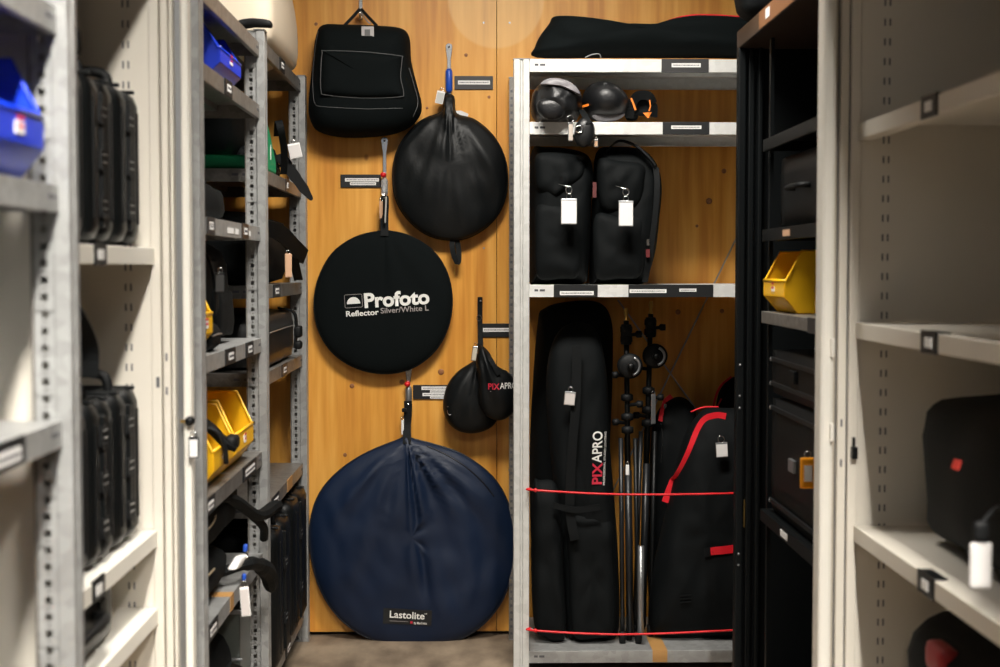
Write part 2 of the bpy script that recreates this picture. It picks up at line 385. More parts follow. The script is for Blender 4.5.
for pa, pb in ((228, 234), (236, 239), (249, 251)): 
    a = PX(pa, 300, LF-.015).y-AY; b_ = PX(pb, 300, LF-.015).y-AY; MB().box(a, b_, -.001, 0, -.03, -.016).build('sticker_residue', WHT, LSH['A3'], local=True)
llab('A5', 224.5, 234, AY); llab('A5', 245, 252, AY); llab('A6', 241, 254, AY, frac=(.15, .85)); llab('A6', 203, 212, AY, frac=(.2, .8))
llab('A7', 204, 214, AY, frac=(.2, .8)); llab('B1', 281, 285.5, BY); llab('B2', 286, 289, BY, DKB); llab('B3', 273, 279.5, BY)
llab('B4', 281, 286, BY, DKB); llab('B5', 270, 277, BY, frac=(.2, .85)); llab('B6', 283, 288, BY)
MB().box(PX(286, 300, LF-.015).y-BY, PX(291, 300, LF-.015).y-BY, -.0012, .002, -.038, .001).build('brown_tape_strip', TAPE, LSH['B5'], local=True)
a = PX(231, 300, LF-.015).y-AY
MB().box(a-.05, a, -.0012, .001, -.038, .001).box(a-.05, a, -.001, .3, 0, .0012).build('brown_tape_strip', TAPE, LSH['A7'], local=True)
# ---- near left rack (only its far end is in view)
near = thing('shelving_rack', 'blurred near galvanised rack with a blue bin at the left edge', 'shelving', (-.8, 1.7, 0))
for yy in (1.19, 2.165): post(near, LF, yy, PI/2); post(near, -1.06, yy, -PI/2)
for z, m_ in ((1.708, GALV), (1.45, GALV), (1.105, GALV), (.62, GALV), (.10, GALV)):
    s_ = shelf(near, .925, .42, (LF-.015, 1.213, z), PI/2, m_); s_.name = 'shelf'
    if abs(z-1.105) < .01:
        label(s_, .6, .74, [(.62, .72, -.03, -.012)])
# ------------------------------------------------------------------ steel cabinets
def slots_pairs(mb, cx, y, z0, z1, pitch=.0415, hh=.015, axis='x'):
    z = z0
    while z < z1:
        for d in (-.0055, .0055): mb.box(cx+d-.0017, cx+d+.0017, y-.0008, y+.001, z, z+hh)
        z += pitch
# left cream cabinet: interior open to +x
lc = thing('steel_cabinet', 'open cream steel cabinet with two rows of black cases, behind the near left rack', 'cabinet', (-.85, 2.62, 0))
CX0 = -1.08
MB().box(CX0, -.60, 2.19, 2.2, 0, 2.02).build('side_panel', CREAM, lc, bevel=.001)
MB().box(CX0, -.664, 3.012, 3.022, .03, 2.0).box(CX0, -.664, 3.05, 3.056, .03, 2.0).build('side_panel', CREAM, lc, bevel=.001)
MB().box(CX0-.008, CX0, 2.19, 3.056, .03, 2.0).build('back_panel', CREAM, lc)
MB().box(CX0, -.61, 2.19, 3.056, 1.985, 2.02).build('top_panel', CREAM, lc, bevel=.003)
MB().box(CX0, -.66, 2.2, 3.012, .03, .07).build('bottom_panel', CREAM, lc, bevel=.003)
st = MB().box(-.668, -.648, 3.004, 3.03, 0, 2.0).build('front_stile', CREAM, lc, bevel=.002)
MB().box(-.6455, -.630, 3.008, 3.04, 0, 2.0).build('front_stile', CREAM, lc, bevel=.004)
MB().box(-.648, -.6455, 3.022, 3.05, 0, 2.0).box(-.630, -.6275, 3.03, 3.05, 0, 2.0).build('groove', INK, lc)
MB().box(-.6275, -.621, 3.012, 3.05, 0, 2.0).build('front_stile', CREAM, lc, bevel=.002)
MB().box(-.621, -.607, 3.034, 3.056, 0, 2.0).build('hinge_gap', GREYM, lc, bevel=.002)
dr = MB().box(-.607, -.5905, 3.02, 3.058, .02, 2.0).build('door_edge', CREAMW, lc, bevel=.005)
sl = MB(); slots_pairs(sl, -.716, 3.012, .12, 1.95); sl.build('slot', INK, lc)['kind'] = 'stuff'
sl = MB()
for z in (1.145, 1.075): sl.box(-.640, -.636, 3.0072, 3.009, z-.008, z+.008)
sl.box(-.6585, -.652, 3.0032, 3.005, 1.082, 1.104)
sl.build('slot', INK, lc)['kind'] = 'stuff'
for z, mt in ((1.37, CREAMW), (.785, CREAMW), (.622, CREAMW)):
    s_ = MB().box(CX0, -.665, 2.203, 3.010, z-.003, z).box(-.665, -.660, 2.203, 3.010, z-.034, z).box(-.70, -.665, 2.203, 3.010, z-.034, z-.031).build('shelf', mt, lc, bevel=.0015)
    if z == 1.37: ly = PX(100, 255, -.66).y
    else: ly = PX(98, 585, -.66).y
    if z in (1.37, .785):
        MB().box(-.6615, -.6575, ly-.04, ly+.04, z-.037, z+.004).build('label_holder', PLB, s_, bevel=.001)
        MB().box(-.6575, -.6565, ly-.022, ly+.018, z-.026, z-.008).build('label_card', WHT, s_)
# lock with key tag
c = PY(189, 421, 3.015)
MB().lathe([(.010, 0), (.010, -.012), (.007, -.018)], (c.x+.002, 3.02, c.z), 16, 'y').build('lock', PLB, lc, smooth=True)
MB().box(c.x-.016, c.x-.004, 3.004, 3.012, c.z-.003, c.z+.003).build('key', GOLD, lc)
kt = thing('key_tag', 'small black framed key tag hanging from the lock of the left cabinet', 'key tag', (c.x+.012, 3.0, c.z-.02))
def tag_parts(t, w_, h_, frame=PLB, card=WHT, ringr=.006, yz=0, flat=False):
    """hangs from local origin; plate faces -Y"""
    MB().tube([(ringr*math.cos(a*PI/6), 0, -ringr+ringr*math.sin(a*PI/6)) for a in range(12)], .0011, 5, True).build('key_ring', CHR, t, local=True, smooth=True)
    z1 = -ringr*2+.001
    MB().box(-w_/2, w_/2, -.002, .002, z1-h_, z1).build('tag_body', frame, t, local=True, bevel=.0018)
    MB().box(-w_/2+.002, w_/2-.002, -.0026, -.0019, z1-h_+.003, z1-.006).build('paper_insert', card, t, local=True)
tag_parts(kt, .021, .045)
# right cream cabinet: interior open to -x
rc = thing('steel_cabinet', 'open beige steel cabinet with pierced inner wall at the right edge', 'cabinet', (1.0, 2.45, 0))
MB().box(.806, 1.30, 3.09, 3.10, .03, 2.0).build('side_panel', CREAM, rc, bevel=.001)
MB().box(.75, 1.30, 1.70, 1.71, 0, 2.0).build('side_panel', CREAM, rc, bevel=.001)
MB().box(1.30, 1.308, 1.70, 3.12, 0, 2.0).build('back_panel', CREAM, rc)
MB().box(.735, 1.30, 1.70, 3.12, 1.985, 2.02).build('top_panel', CREAM, rc, bevel=.003)
MB().box(.80, 1.30, 1.71, 3.09, .03, .07).build('bottom_panel', CREAM, rc, bevel=.003)
MB().box(.800, .822, 3.084, 3.11, 0, 1.985).build('front_stile', CREAM, rc, bevel=.003)
MB().box(.778, .797, 3.088, 3.11, 0, 1.985).build('front_stile', CREAM, rc, bevel=.003)
MB().box(.797, .800, 3.095, 3.11, 0, 1.985).box(.7755, .778, 3.10, 3.11, 0, 1.985).build('groove', INK, rc)
MB().box(.763, .7755, 3.098, 3.12, 0, 1.985).build('hinge_stile', mat('beige_painted_steel', (.5, .44, .36), .5), rc, bevel=.003)
MB().box(.735, .763, 3.06, 3.12, .02, 1.98).build('door_edge', CREAMW, rc, bevel=.008)
sl = MB(); slots_pairs(sl, .877, 3.09, .1, 1.95, .0415); sl.build('slot', INK, rc)['kind'] = 'stuff'
sl = MB(); c = PY(845, 423, 3.087); sl.box(.785, .789, 3.0872, 3.089, c.z-.008, c.z+.008); c = PY(845, 463, 3.087); sl.box(.785, .789, 3.0872, 3.089, c.z-.008, c.z+.008)
sl.build('slot', INK, rc)['kind'] = 'stuff'
c = PY(853, 452, 3.08); MB().box(.806, .818, 3.066, 3.085, c.z-.014, c.z+.012).box(.809, .814, 3.072, 3.085, c.z+.012, c.z+.032).build('latch', PLB, rc, bevel=.002)
for px_, z_ in ((832, 1.16), (832, .98)): MB().box(.754, .762, 3.05, 3.062, z_-.02, z_+.02).build('hinge_knuckle', CREAMW, rc, bevel=.003)
for z, lpx in ((1.635, 927), (1.213, 930), (.776, 930), (.36, 0)):
    s_ = MB().box(.818, 1.30, 1.712, 3.082, z-.003, z).box(.814, .819, 1.712, 3.082, z-.034, z).box(.819, .848, 1.712, 3.088, z-.034, z-.031).build('shelf', CREAM, rc, bevel=.0015)
    if lpx:
        ly = PX(lpx, 340, .814).y
        MB().box(.8105, .8145, ly-.045, ly+.045, z-.037, z+.004).box(.8145, .838, ly-.045, ly+.045, z, z+.003).build('label_holder', PLB, s_, bevel=.001)
        MB().box(.8092, .8106, ly-.02, ly+.018, z-.026, z-.008).build('label_card', WHT, s_)
# black cabinet
bc = thing('steel_cabinet', 'tall black steel cabinet with open front between the rack and the beige cabinet', 'cabinet', (1.0, 3.7, 0))
MB().box(.752, 1.30, 4.165, 4.178, 0, 1.96).build('side_panel', BLKM, bc, bevel=.001)
MB().box(.79, 1.30, 3.13, 3.14, 0, 1.96).build('side_panel', BLKM, bc, bevel=.001)
MB().box(1.30, 1.308, 3.13, 4.178, 0, 1.96).build('back_panel', BLKM, bc)
tp = MB().box(.752, 1.308, 3.13, 4.178, 1.955, 2.005).build('top_panel', DKB, bc, bevel=.003)
MB().box(.79, 1.30, 3.14, 4.165, .03, .08).build('bottom_panel', BLKM, bc, bevel=.003)
MB().box(.752, .775, 4.145, 4.166, 0, 1.955).build('front_stile', BLKM, bc, bevel=.004)
MB().box(.782, .800, 4.15, 4.166, 0, 1.955).build('front_stile', BLKM, bc, bevel=.004)
MB().box(.808, .822, 4.14, 4.166, 0, 1.955).build('front_stile', BLKM, bc, bevel=.004)
ly = PX(768, 5, .752).y
MB().box(.7505, .752, 3.0+.14, ly+.11, 1.957, 2.003).build('brown_tape_strip', mat('brown_label', (.22, .10, .045), .5), bc)
MB().box(.7495, .7505, ly-.03, ly+.02, 1.97, 1.995).build('label_card', WHT, bc)
rv = MB()
for px_, py_ in ((739, 365), (739, 396), (739, 408), (739, 554), (739, 565)):
    c = PY(px_, py_, 4.145); rv.lathe([(.004, 0), (.003, -.002)], (.762, 4.1452, c.z), 8, 'y')
rv.build('rivet', GREYM, bc, smooth=True)['kind'] = 'stuff'
MB().box(.777, .780, 4.15, 4.16, .58, .66).build('hinge_pin', GOLD, bc)
for z, m_ in ((1.675, BLKM), (1.433, BLKM), (1.212, GALVD), (.672, BLKM)):
    s_ = MB().box(.79, 1.30, 3.142, 3.93, z-.003, z).box(.78, .79, 3.142, 3.93, z-.032, z).box(.79, 1.30, 3.925, 3.93, z-.03, z-.002).build('shelf', m_, bc, bevel=.002)
    if z in (.672, 1.433):
        ly = PX(784, 529, .78).y; MB().box(.7785, .7801, ly-.04, ly+.04, z-.024, z-.008).build('label_card', WHT if z < 1 else KRAFT, s_)
    if z == 1.212:
        ly = PX(810, 320, .78).y; MB().box(.7765, .7801, ly-.1, ly+.012, z-.034, z+.002).build('label_holder', LGRY, s_)
MB().box(.80, .81, 3.93, 3.95, .1, 1.95).build('shelf_rail', BLKM, bc)
# ------------------------------------------------------------------ soft goods
def pillow(name, outl, Yb, T, m_, parent=None, rings=12, power=2.6, back=.15, fn=None, per=5, smooth=True, flat=.0, cen=None, piping=None, pr=.0035, local=False, yedge=.35):
    """closed padded bag: outline (world x,z) gets a bulged front, a flatter back and a rim between"""
    pts = cr([(p[0], 0, p[1]) for p in outl], per); n = len(pts)
    cx = sum(p.x for p in pts)/n; cz = sum(p.z for p in pts)/n
    if cen: cx, cz = cen
    def dep(s): return (1-s**power)**.5 if flat == 0 else min(1, ((1-s**power)/(1-flat**power)))**.5
    vs = []; fs = []
    ye = Yb-T*yedge                       # rim plane
    for side in (0, 1):
        for i in range(1, rings+1):
            s = math.sin(i/rings*PI/2)**.8
            if i == rings and side == 1: continue
            for p in pts:
                x = cx+(p.x-cx)*s; z = cz+(p.z-cz)*s
                if side == 0:
                    d = (Yb-T) + (ye-(Yb-T))*(1-dep(s)); y = d
                    if fn: y -= fn(x, z, s)*(1-s**8)
                else: y = ye+(Yb-ye)*dep(s)
                vs.append((x, y, z))
    c0 = len(vs); vs.append((cx, Yb-T-(fn(cx, cz, 0) if fn else 0), cz)); c1 = len(vs); vs.append((cx, Yb, cz))
    R = rings; 
    for j in range(n):
        k = (j+1) % n
        fs.append((c0, j, k))
        for i in range(R-1): fs.append((i*n+j, (i+1)*n+j, (i+1)*n+k, i*n+k))
        base = R*n; fs.append((c1, base+k, base+j))
        for i in range(R-2): fs.append((base+i*n+j, base+i*n+k, base+(i+1)*n+k, base+(i+1)*n+j))
        fs.append((base+(R-2)*n+j, base+(R-2)*n+k, (R-1)*n+k, (R-1)*n+j))
    mb = MB().add(vs, fs); o = mb.build(name, m_, parent, smooth=smooth)
    if piping:
        MB().tube([Vector((p.x, ye, p.z)) for p in pts], pr, 6, True).build('piping', piping, parent if parent else o, smooth=True)
    o['_bv'] = 0; del o['_bv']
    bv = BVHTree.FromPolygons([Vector(v) for v in vs], fs)
    def surf(x, z, off=.002):
        h = bv.ray_cast(Vector((x, Yb-1, z)), Vector((0, 1, 0)))
        return (h[0].y if h[0] else ye)-off
    return o, surf
def oz(pts, Y): 
    r_ = []
    for a, b_ in pts:
        p = PY(a, b_, Y); r_.append((p.x, p.z))
    return r_
def text(s, size, m_, parent, fn, bold=0, name='lettering', xs=1.0, space=1.0, align='CENTER', shear=0):
    cu = bpy.data.curves.new('t', 'FONT'); cu.body = s; cu.size = size; cu.align_x = align; cu.align_y = 'CENTER'; cu.offset = bold; cu.space_character = space; cu.shear = shear
    cu.resolution_u = 4
    to = bpy.data.objects.new('t', cu); COL.objects.link(to); dg = bpy.context.evaluated_depsgraph_get()
    me = bpy.data.meshes.new_from_object(to.evaluated_get(dg)); bpy.data.objects.remove(to)
    off = wloc(parent)
    for v in me.vertices: v.co = Vector(fn(v.co.x*xs, v.co.y))-off
    me.name = name; me.materials.clear(); me.materials.append(m_)
    o = link(bpy.data.objects.new(name, me)); o.parent = parent; return o
def creases(cx, cz, ks, amp=.006, seed=0, rad=.4):
    """folds running down from a gathered neck at cx,cz"""
    def f(x, z, s):
        dx, dz = x-cx, z-cz; a = math.atan2(dx, -dz); r_ = math.hypot(dx, dz); d = 0
        for a0, w_, h_, L_ in ks:
            d += h_*math.exp(-((a-a0)/w_)**2)*min(1, r_/.06)*max(0, 1-r_/L_)
        d += amp*noise.noise(Vector((a*4+seed, r_*2.2, seed)))+amp*.35*noise.noise(Vector((x*22, z*12, seed)))
        return d
    return f
YW = 5.2
def hook(parent, c, Lh, m_=GREYM):
    pass
# label plates on the plywood
def wall_label(px0, px1, py0, py1, strips, lab, m_=LBLK):
    a = PY(px0, py0, 5.196); b_ = PY(px1, py1, 5.196)
    t = thing('label_holder', lab, 'label', ((a.x+b_.x)/2, 5.198, b_.z), group=None)
    MB().box(a.x, b_.x, 5.1945, 5.1998, b_.z, a.z).build('backing_plate', m_, t, bevel=.0008)
    ink = MB()
    for x0, x1, y0, y1 in strips:
        p, q = PY(x0, y0, 5.194), PY(x1, y1, 5.194); MB().box(p.x, q.x, 5.1932, 5.1946, q.z, p.z).build('label_card', WHT, t)
        inkline(ink, p.x+.004, q.x-.004, q.z+(p.z-q.z)*.35, 5.1932, (p.z-q.z)*.3, 26)
    ink.build('printed_line', INK, t)['kind'] = 'stuff'
wall_label(454.5, 493, 76, 89.5, [(458, 490, 80.5, 84.5)], 'grey label plate with one white strip beside the blue-handled hook', LGRY)
wall_label(340.5, 381, 174.5, 187.5, [(345, 379, 178.2, 181.5), (350, 376, 182.2, 185.2)], 'black label plate with two white strips left of the red hook')
wall_label(482, 514, 323.5, 337, [(483, 514, 328, 331.8)], 'black label plate beside the small hanging double bag')
wall_label(413, 452, 385, 399, [(421.5, 452, 386.5, 389.8), (430, 447, 390.2, 392.6), (422.5, 451, 393, 396), (430, 447, 396.3, 398.6)], 'black label plate with four white strips above the navy bag')
def loop(mb, pts, W, wd, th=.0035): mb.strap(cr(pts, 4, False), W, wd, th)
# hooks on the wall -------------------------------------------------------
def wall_hook(name_label, px, ytop, ybot, grip=None, gy=None, ball=None):
    """steel ring-ended hook strip screwed to the plywood"""
    a, b_ = PY(px, ytop, 5.19), PY(px, ybot, 5.19); t = thing('wall_hook', name_label, 'hook', (a.x, 5.198, b_.z))
    x = a.x; h_ = a.z-b_.z
    prof = [(-.010, 0), (.010, 0), (.0115, -.014), (.0065, -.05), (.0065, -h_), (-.0065, -h_), (-.0065, -.05), (-.0115, -.014)]
    MB().prism([(x+u, 5.1985, a.z+v) for u, v in prof], (0, -.006, 0)).lathe([(.0125, 0), (.0125, -.007)], (x, 5.1988, a.z-.006), 20, 'y').build('hook_strip', CHR, t, bevel=.001)
    MB().lathe([(.0042, 0), (.003, -.003)], (x, 5.1918, a.z-.006), 10, 'y').build('screw', INK, t)
    # up-turned peg at the bottom
    MB().tube([(x, 5.193, b_.z+.012), (x, 5.182, b_.z+.004), (x, 5.168, b_.z+.002), (x, 5.160, b_.z+.012), (x, 5.158, b_.z+.026)], .0035, 8).build('peg', CHR, t, smooth=True)
    if grip:
        g0, g1 = PY(px, gy[0], 5.19), PY(px, gy[1], 5.19)
        MB().tube([(x-.0, 5.184, g0.z), (x, 5.184, g0.z-.01), (x, 5.184, g1.z+.01), (x, 5.184, g1.z)], [.008, .0125, .0125, .008], 14).build('grip_sleeve', grip, t, smooth=True)
    if ball:
        g = PY(px, ball, 5.18); MB().lathe([(.001, .010), (.008, .007), (.0115, 0), (.008, -.007), (.001, -.010)], (x-.004, 5.172, g.z), 14).build('red_bead', REDP, t, smooth=True)
    return t
wall_hook('chrome wall hook with a blue handle above the creased round bag', 449, 45, 104, BLUG, (69, 93))
wall_hook('chrome wall hook with red bead and clear sleeve left of the creased round bag', 384.5, 139, 205, CLEAR, (178, 196), 175)
wall_hook('chrome wall hook with red band above the large navy bag', 408.5, 368, 410, GREYM, (386, 407), 384)
wall_hook('plain chrome wall hook at the top edge holding the square bag', 360.5, -14, 20)
# square black bag ---------------------------------------------------------
YB = 5.10
sq = thing('square_bag', 'square black padded bag with a rectangular front pocket hanging top left on the plywood', 'bag', tuple(PY(365, 138, 5.15)))
o, sf = pillow('bag_body', oz([(322, 24), (345, 23.5), (375, 24.5), (400, 27), (409, 36), (411, 60), (417, 85), (421.5, 103), (419, 116), (407, 128), (385, 135), (345, 137), (318, 131), (309, 118), (308, 98), (312, 60), (315, 36)], 5.1), 5.192, .17, FABD, sq, power=5, per=4, rings=16,
               fn=lambda x, z, s: .004*noise.noise(Vector((x*14, z*14, 3)))+.003*noise.noise(Vector((x*40, z*20, 5))))
pk = oz([(323, 54), (326, 52), (362, 53), (400, 57), (402.5, 60), (401, 78), (404, 94), (399, 98), (362, 99), (327, 96), (322, 92), (321.5, 75)], 5.05)
yp = min(sf(x, z, 0) for x, z in pk)
o2, sf2 = pillow('front_pocket', pk, yp+.028, .05, FABD, sq, power=7, per=3, fn=lambda x, z, s: .003*noise.noise(Vector((x*16, z*16, 9))))
GPIP = mat('grey_piping', (.085, .088, .09), .6)
MB().tube([Vector((p.x, min(yp, sf(p.x, p.z, 0))-.001, p.z)) for p in cr([(x, 0, z) for x, z in pk], 4)], .0016, 6, True).build('piping', GPIP, sq, smooth=True)
MB().tube([Vector((p.x, sf(p.x, p.z, 0), p.z)) for p in cr([(x, 0, z) for x, z in oz([(318, 30), (315, 45), (312.5, 70), (313, 90), (316, 105), (330, 108), (365, 110), (403, 109)], 5.06)], 5, False)], .0013, 6).build('piping', GPIP, sq, smooth=True)
MB().tube([Vector((p.x, sf(p.x, p.z, 0), p.z)) for p in cr([(x, 0, z) for x, z in oz([(409, 68), (414, 85), (418, 103), (413, 117)], 5.08)], 5, False)], .0015, 6).build('piping', GPIP, sq, smooth=True)
hb = MB(); Yh = 5.155
for sx in (-1, 1):
    p0 = PY(360.5, 9, Yh); p1 = PY(360.5+sx*16, 25.5, Yh-.03)
    hb.strap([Vector((p0.x+sx*.002, Yh, p0.z)), (p0.lerp(p1, .5)), p1, p1-Vector((0, 0, .012))], (1, 0, .8*sx), .011, .003)
hb.build('hanging_strap', WEB, sq)
MB().tube([PY(360.5, 10, 5.156), PY(364, 17, 5.14), PY(368, 22, 5.13), PY(371, 24, 5.13)], .0025, 6).build('strap_buckle', GREYM, sq, smooth=True)
t = MB(); p = PY(368, 33, 5.03); yy = sf(p.x, p.z, .003); 
a, b_ = PY(361.5, 26.5, yy), PY(374, 39.5, yy); MB().box(a.x, b_.x, yy-.002, yy, b_.z, a.z).build('paper_tag', mat('grey_card', (.42, .40, .40), .6), sq)
t = MB(); c = PY(367.5, 33, yy); t.box(c.x-.01, c.x+.009, yy-.0026, yy-.002, c.z-.011, c.z+.012); t.build('print_block', mat('grey_ink', (.12, .12, .12), .6), sq)
# creased round bag ---------------------------------------------------------
rb = thing('round_bag', 'creased glossy black round reflector bag gathered to a neck at top centre', 'bag', tuple(PY(450, 238, 5.17)))
cuspt = PY(449, 98, 5.14)
fk = creases(cuspt.x, cuspt.z, [(-.45, .05, .010, .6), (-.25, .04, .008, .45), (-.1, .05, .012, .5), (.12, .05, .010, .5), (.3, .04, .012, .45), (.55, .06, .009, .5), (-.7, .05, .008, .5), (.02, .03, -.006, .4)], .014, 2)
ol = oz([(444.5, 96), (453.5, 96), (456, 113), (474, 119), (492, 134), (504, 155), (507.5, 178), (504, 202), (492, 222), (472, 236), (452, 240), (430, 236), (411, 223), (397, 203), (392.5, 180), (395, 156), (405, 136), (423, 119), (442, 111)], 5.13)
o, sf = pillow('bag_body', ol, 5.188, .085, FABS, rb, power=3, per=4, rings=20, fn=fk, yedge=.45)
MB().tube([Vector((p.x, 5.15, p.z)) for p in cr([(x, 0, z) for x, z in ol], 4)], .003, 6, True).build('piping', WEB, rb, smooth=True)
s_ = MB(); loop(s_, [PY(449, 94, 5.158), PY(446.5, 98, 5.15), PY(447.5, 106, 5.135), PY(449, 116, 5.115)], (1, 0, 0), [.012, .02, .028, .03, .03, .03, .028, .026, .024, .02, .02, .016, .016], .006); s_.build('neck_strap', WEB, rb)
s_ = MB(); loop(s_, [PY(453, 236, 5.16), PY(452, 246, 5.15), PY(454, 256, 5.148), PY(458, 263, 5.15), PY(459, 254, 5.155), PY(457, 240, 5.16)], (1, 0, 0), .018, .004); s_.build('tail_loop', WEB, rb)
MB().tube([PY(455, 263, 5.15), PY(454.5, 274, 5.152)], .0018, 6).build('cord_end', GOLD, rb)
def free_tag(lab, px, py, Y, w_, h_, ry=0, rz=0, frame=WHT, card=WHT, ring=.006, group=None, name='key_tag', cat='key tag'):
    p = PY(px, py, Y); t = thing(name, lab, cat, tuple(p), group=group); t.rotation_euler = (0, ry, rz); tag_parts(t, w_, h_, frame, card, ring); return t
free_tag('white paper tag hanging left of the blue-handled hook', 442, 88, 5.13, .028, .045, math.radians(12), card=mat('grey_paper', (.5, .5, .48), .6))
t = MB(); p = PY(461, 116, 5.14); wt = thing('paper_tag', 'crumpled white paper tag behind the neck of the creased round bag', 'tag', tuple(p))
MB().prism([PY(452, 111, 5.182), PY(461, 110.5, 5.180), PY(468.5, 114, 5.178), PY(467, 121, 5.182), PY(452, 121, 5.186)], (0, .002, 0)).build('paper_sheet', WHT, wt)
# reflector bag with white lettering --------------------------------------
pf = thing('round_bag', 'flat black round bag with large white lettering in the middle of the plywood', 'bag', tuple(PY(382, 374, 5.17)))
cu_ = PY(385, 226, 5.14)
ol = oz([(380, 231), (389, 231), (408, 235.5), (432, 250), (447, 273), (452, 300), (448, 327), (435, 351), (413, 368), (386, 374), (357, 369), (333, 354), (318, 331), (313.5, 304), (318, 278), (332, 253), (355, 237)], 5.13)
o, sf = pillow('bag_body', ol, 5.188, .062, FABD, pf, power=4, per=5, rings=18, yedge=.5, fn=creases(cu_.x, cu_.z, [(-.3, .1, .004, .5), (.25, .12, .004, .6), (.0, .06, -.003, .5)], .005, 4))
MB().tube([Vector((p.x, 5.155, p.z)) for p in cr([(x, 0, z) for x, z in ol], 5)], .003, 6, True).build('piping', WEB, pf, smooth=True)
s_ = MB(); loop(s_, [PY(384.6, 196, 5.158), PY(385, 205, 5.155), PY(384.5, 218, 5.15), PY(384.5, 236, 5.135)], (1, 0, 0), .028, .004); s_.build('neck_strap', WEB, pf)
org = PY(382, 302, 5.12); rot = math.radians(3.6)
def on_pf(px, py):
    c = PY(px, py, 5.125)
    def f(u, v):
        x = c.x+u*math.cos(rot)-v*math.sin(rot); z = c.z+u*math.sin(rot)+v*math.cos(rot); return (x, sf(x, z, .0022), z)
    return f
def fit(px_w, Y=5.125): return px_w*Y/FPX
def text_w(s, width_px, hsize, *a, **k):
    """text scaled so that its drawn width spans width_px pixels at the back wall"""
    o_ = text(s, hsize, *a, **k); return o_
def tw(s, size, bold=0, space=1):
    cu = bpy.data.curves.new('t', 'FONT'); cu.body = s; cu.size = size; cu.offset = bold; cu.space_character = space
    to = bpy.data.objects.new('t', cu); COL.objects.link(to); dg = bpy.context.evaluated_depsgraph_get(); me = bpy.data.meshes.new_from_object(to.evaluated_get(dg))
    xs = [v.co.x for v in me.vertices]; bpy.data.objects.remove(to); return max(xs)-min(xs)
def fitted(s, size, wid, m_, parent, fn, bold=0, name='lettering', space=1):
    return text(s, size, m_, parent, fn, bold, name, xs=wid/tw(s, size, bold, space), space=space)
fitted('Profoto', .070, fit(65), WHTP, pf, on_pf(396.5, 299.5), .0024)
fitted('Reflector', .027, fit(32.5), WHTP, pf, on_pf(362, 313.3), .0006)
fitted('Silver/White L', .027, fit(48), SILP, pf, on_pf(404.5, 309.6), .0003)
fr = on_pf(353.5, 301)
w2, h2, r2 = .031, .023, .005
outer = []; 
for qx, qz, a0 in ((1, 1, 0), (-1, 1, 90), (-1, -1, 180), (1, -1, 270)):
    for k in range(5):
        a = math.radians(a0+k*22.5); outer.append((qx*(w2-r2)+r2*math.cos(a), qz*(h2-r2)+r2*math.sin(a)))
MB().tube([fr(u, v) for u, v in outer], .0009, 5, True).build('logo_frame', SILP, pf)
dome = [(.024*math.cos(a*PI/16), -.010+.024*math.sin(a*PI/16)) for a in range(17)]
MB().add([fr(u, v) for u, v in dome], [tuple(range(17))]).build('logo_dome', WHTP, pf)
free_tag('small kraft tag hanging beside the red hook', 381, 198, 5.15, .014, .062, 0, .5, KRAFT, KRAFT)
free_tag('narrow silver tag on the strap above the lettered round bag', 386, 192, 5.128, .011, .10, math.radians(4), .9, PLB, mat('grey_paper2', (.5, .48, .45), .5))
# small double bag -------------------------------------------------------
db = thing('accessory_bag', 'small black drawstring bag of two lobes with red and white lettering by the rack post', 'bag', tuple(PY(478, 434, 5.1)))
o, s1 = pillow('left_lobe', oz([(472, 362), (480, 358), (492, 372), (500, 390), (500, 412), (492, 427), (475, 433.5), (458, 431), (447, 421), (443, 406), (446, 388), (456, 373)], 5.13), 5.185, .10, FABS, db, power=2.4, per=4, rings=14, yedge=.5, fn=creases(*oz([(478, 352)], 5.13)[0], [(-.4, .1, .006, .3), (.1, .08, .006, .3), (-.8, .1, .005, .3)], .012, 5))
o, s2 = pillow('right_lobe', oz([(481, 346), (487, 353), (497, 366), (510, 374), (517, 390), (516, 407), (508, 418), (496, 421), (484, 414), (478, 400), (478, 380), (476, 360)], 5.06), 5.13, .10, FABS, db, power=2.4, per=4, rings=14, yedge=.5, fn=creases(*oz([(481, 348)], 5.06)[0], [(.3, .1, .006, .3), (.0, .08, .005, .3)], .008, 8))
s_ = MB(); loop(s_, [PY(480, 297, 5.188), PY(480, 320, 5.186), PY(480.5, 345, 5.16), PY(479, 360, 5.13)], (1, 0, 0), .018, .004); s_.build('hanging_strap', WEB, db)
s_ = MB(); loop(s_, [PY(479, 345, 5.15), PY(486, 352, 5.08), PY(492, 362, 5.04), PY(499, 375, 5.03)], (1, 0, 0), .016, .004); s_.build('hanging_strap', WEB, db)
MB().lathe([(.005, 0), (.004, -.004)], (PY(480.5, 301, 5.18).x, 5.184, PY(480, 301, 5.18).z), 10, 'y').build('rivet', CHR, db)
MB().tube([PY(479+2.5*math.cos(a), 318+3*math.sin(a), 5.178) for a in [k*PI/5 for k in range(10)]], .001, 5, True).build('clip_ring', CHR, db)
MB().tube([PY(450+3*math.cos(a), 410+5*math.sin(a), 5.10) for a in [k*PI/5 for k in range(6, 16)]], .0014, 5).build('zip_ring', CHR, db)
def on_s2(px, py):
    c = PY(px, py, 5.04)
    def f(u, v):
        r_ = math.radians(-1); x = c.x+u*math.cos(r_); z = c.z+v+u*math.sin(r_); return (x, s2(x, z, .0025), z)
    return f
fitted('PIX', .030, fit(11.5, 5.03), REDPR, db, on_s2(493.5, 386.5), .0006)
fitted('APRO', .030, fit(17, 5.03), WHTP, db, on_s2(508.5, 386), .0003)
MB().add([on_s2(503, 391.5)(u, v) for u, v in ((-.045, 0), (.045, 0), (.045, .0012), (-.045, .0012))], [(0, 1, 2, 3)]).build('lettering_line', SILP, db)
free_tag('clear key tag hanging on the small double bag', 476, 343, 5.03, .018, .052, math.radians(8), card=mat('beige_paper', (.5, .46, .38), .5), frame=GREYM)
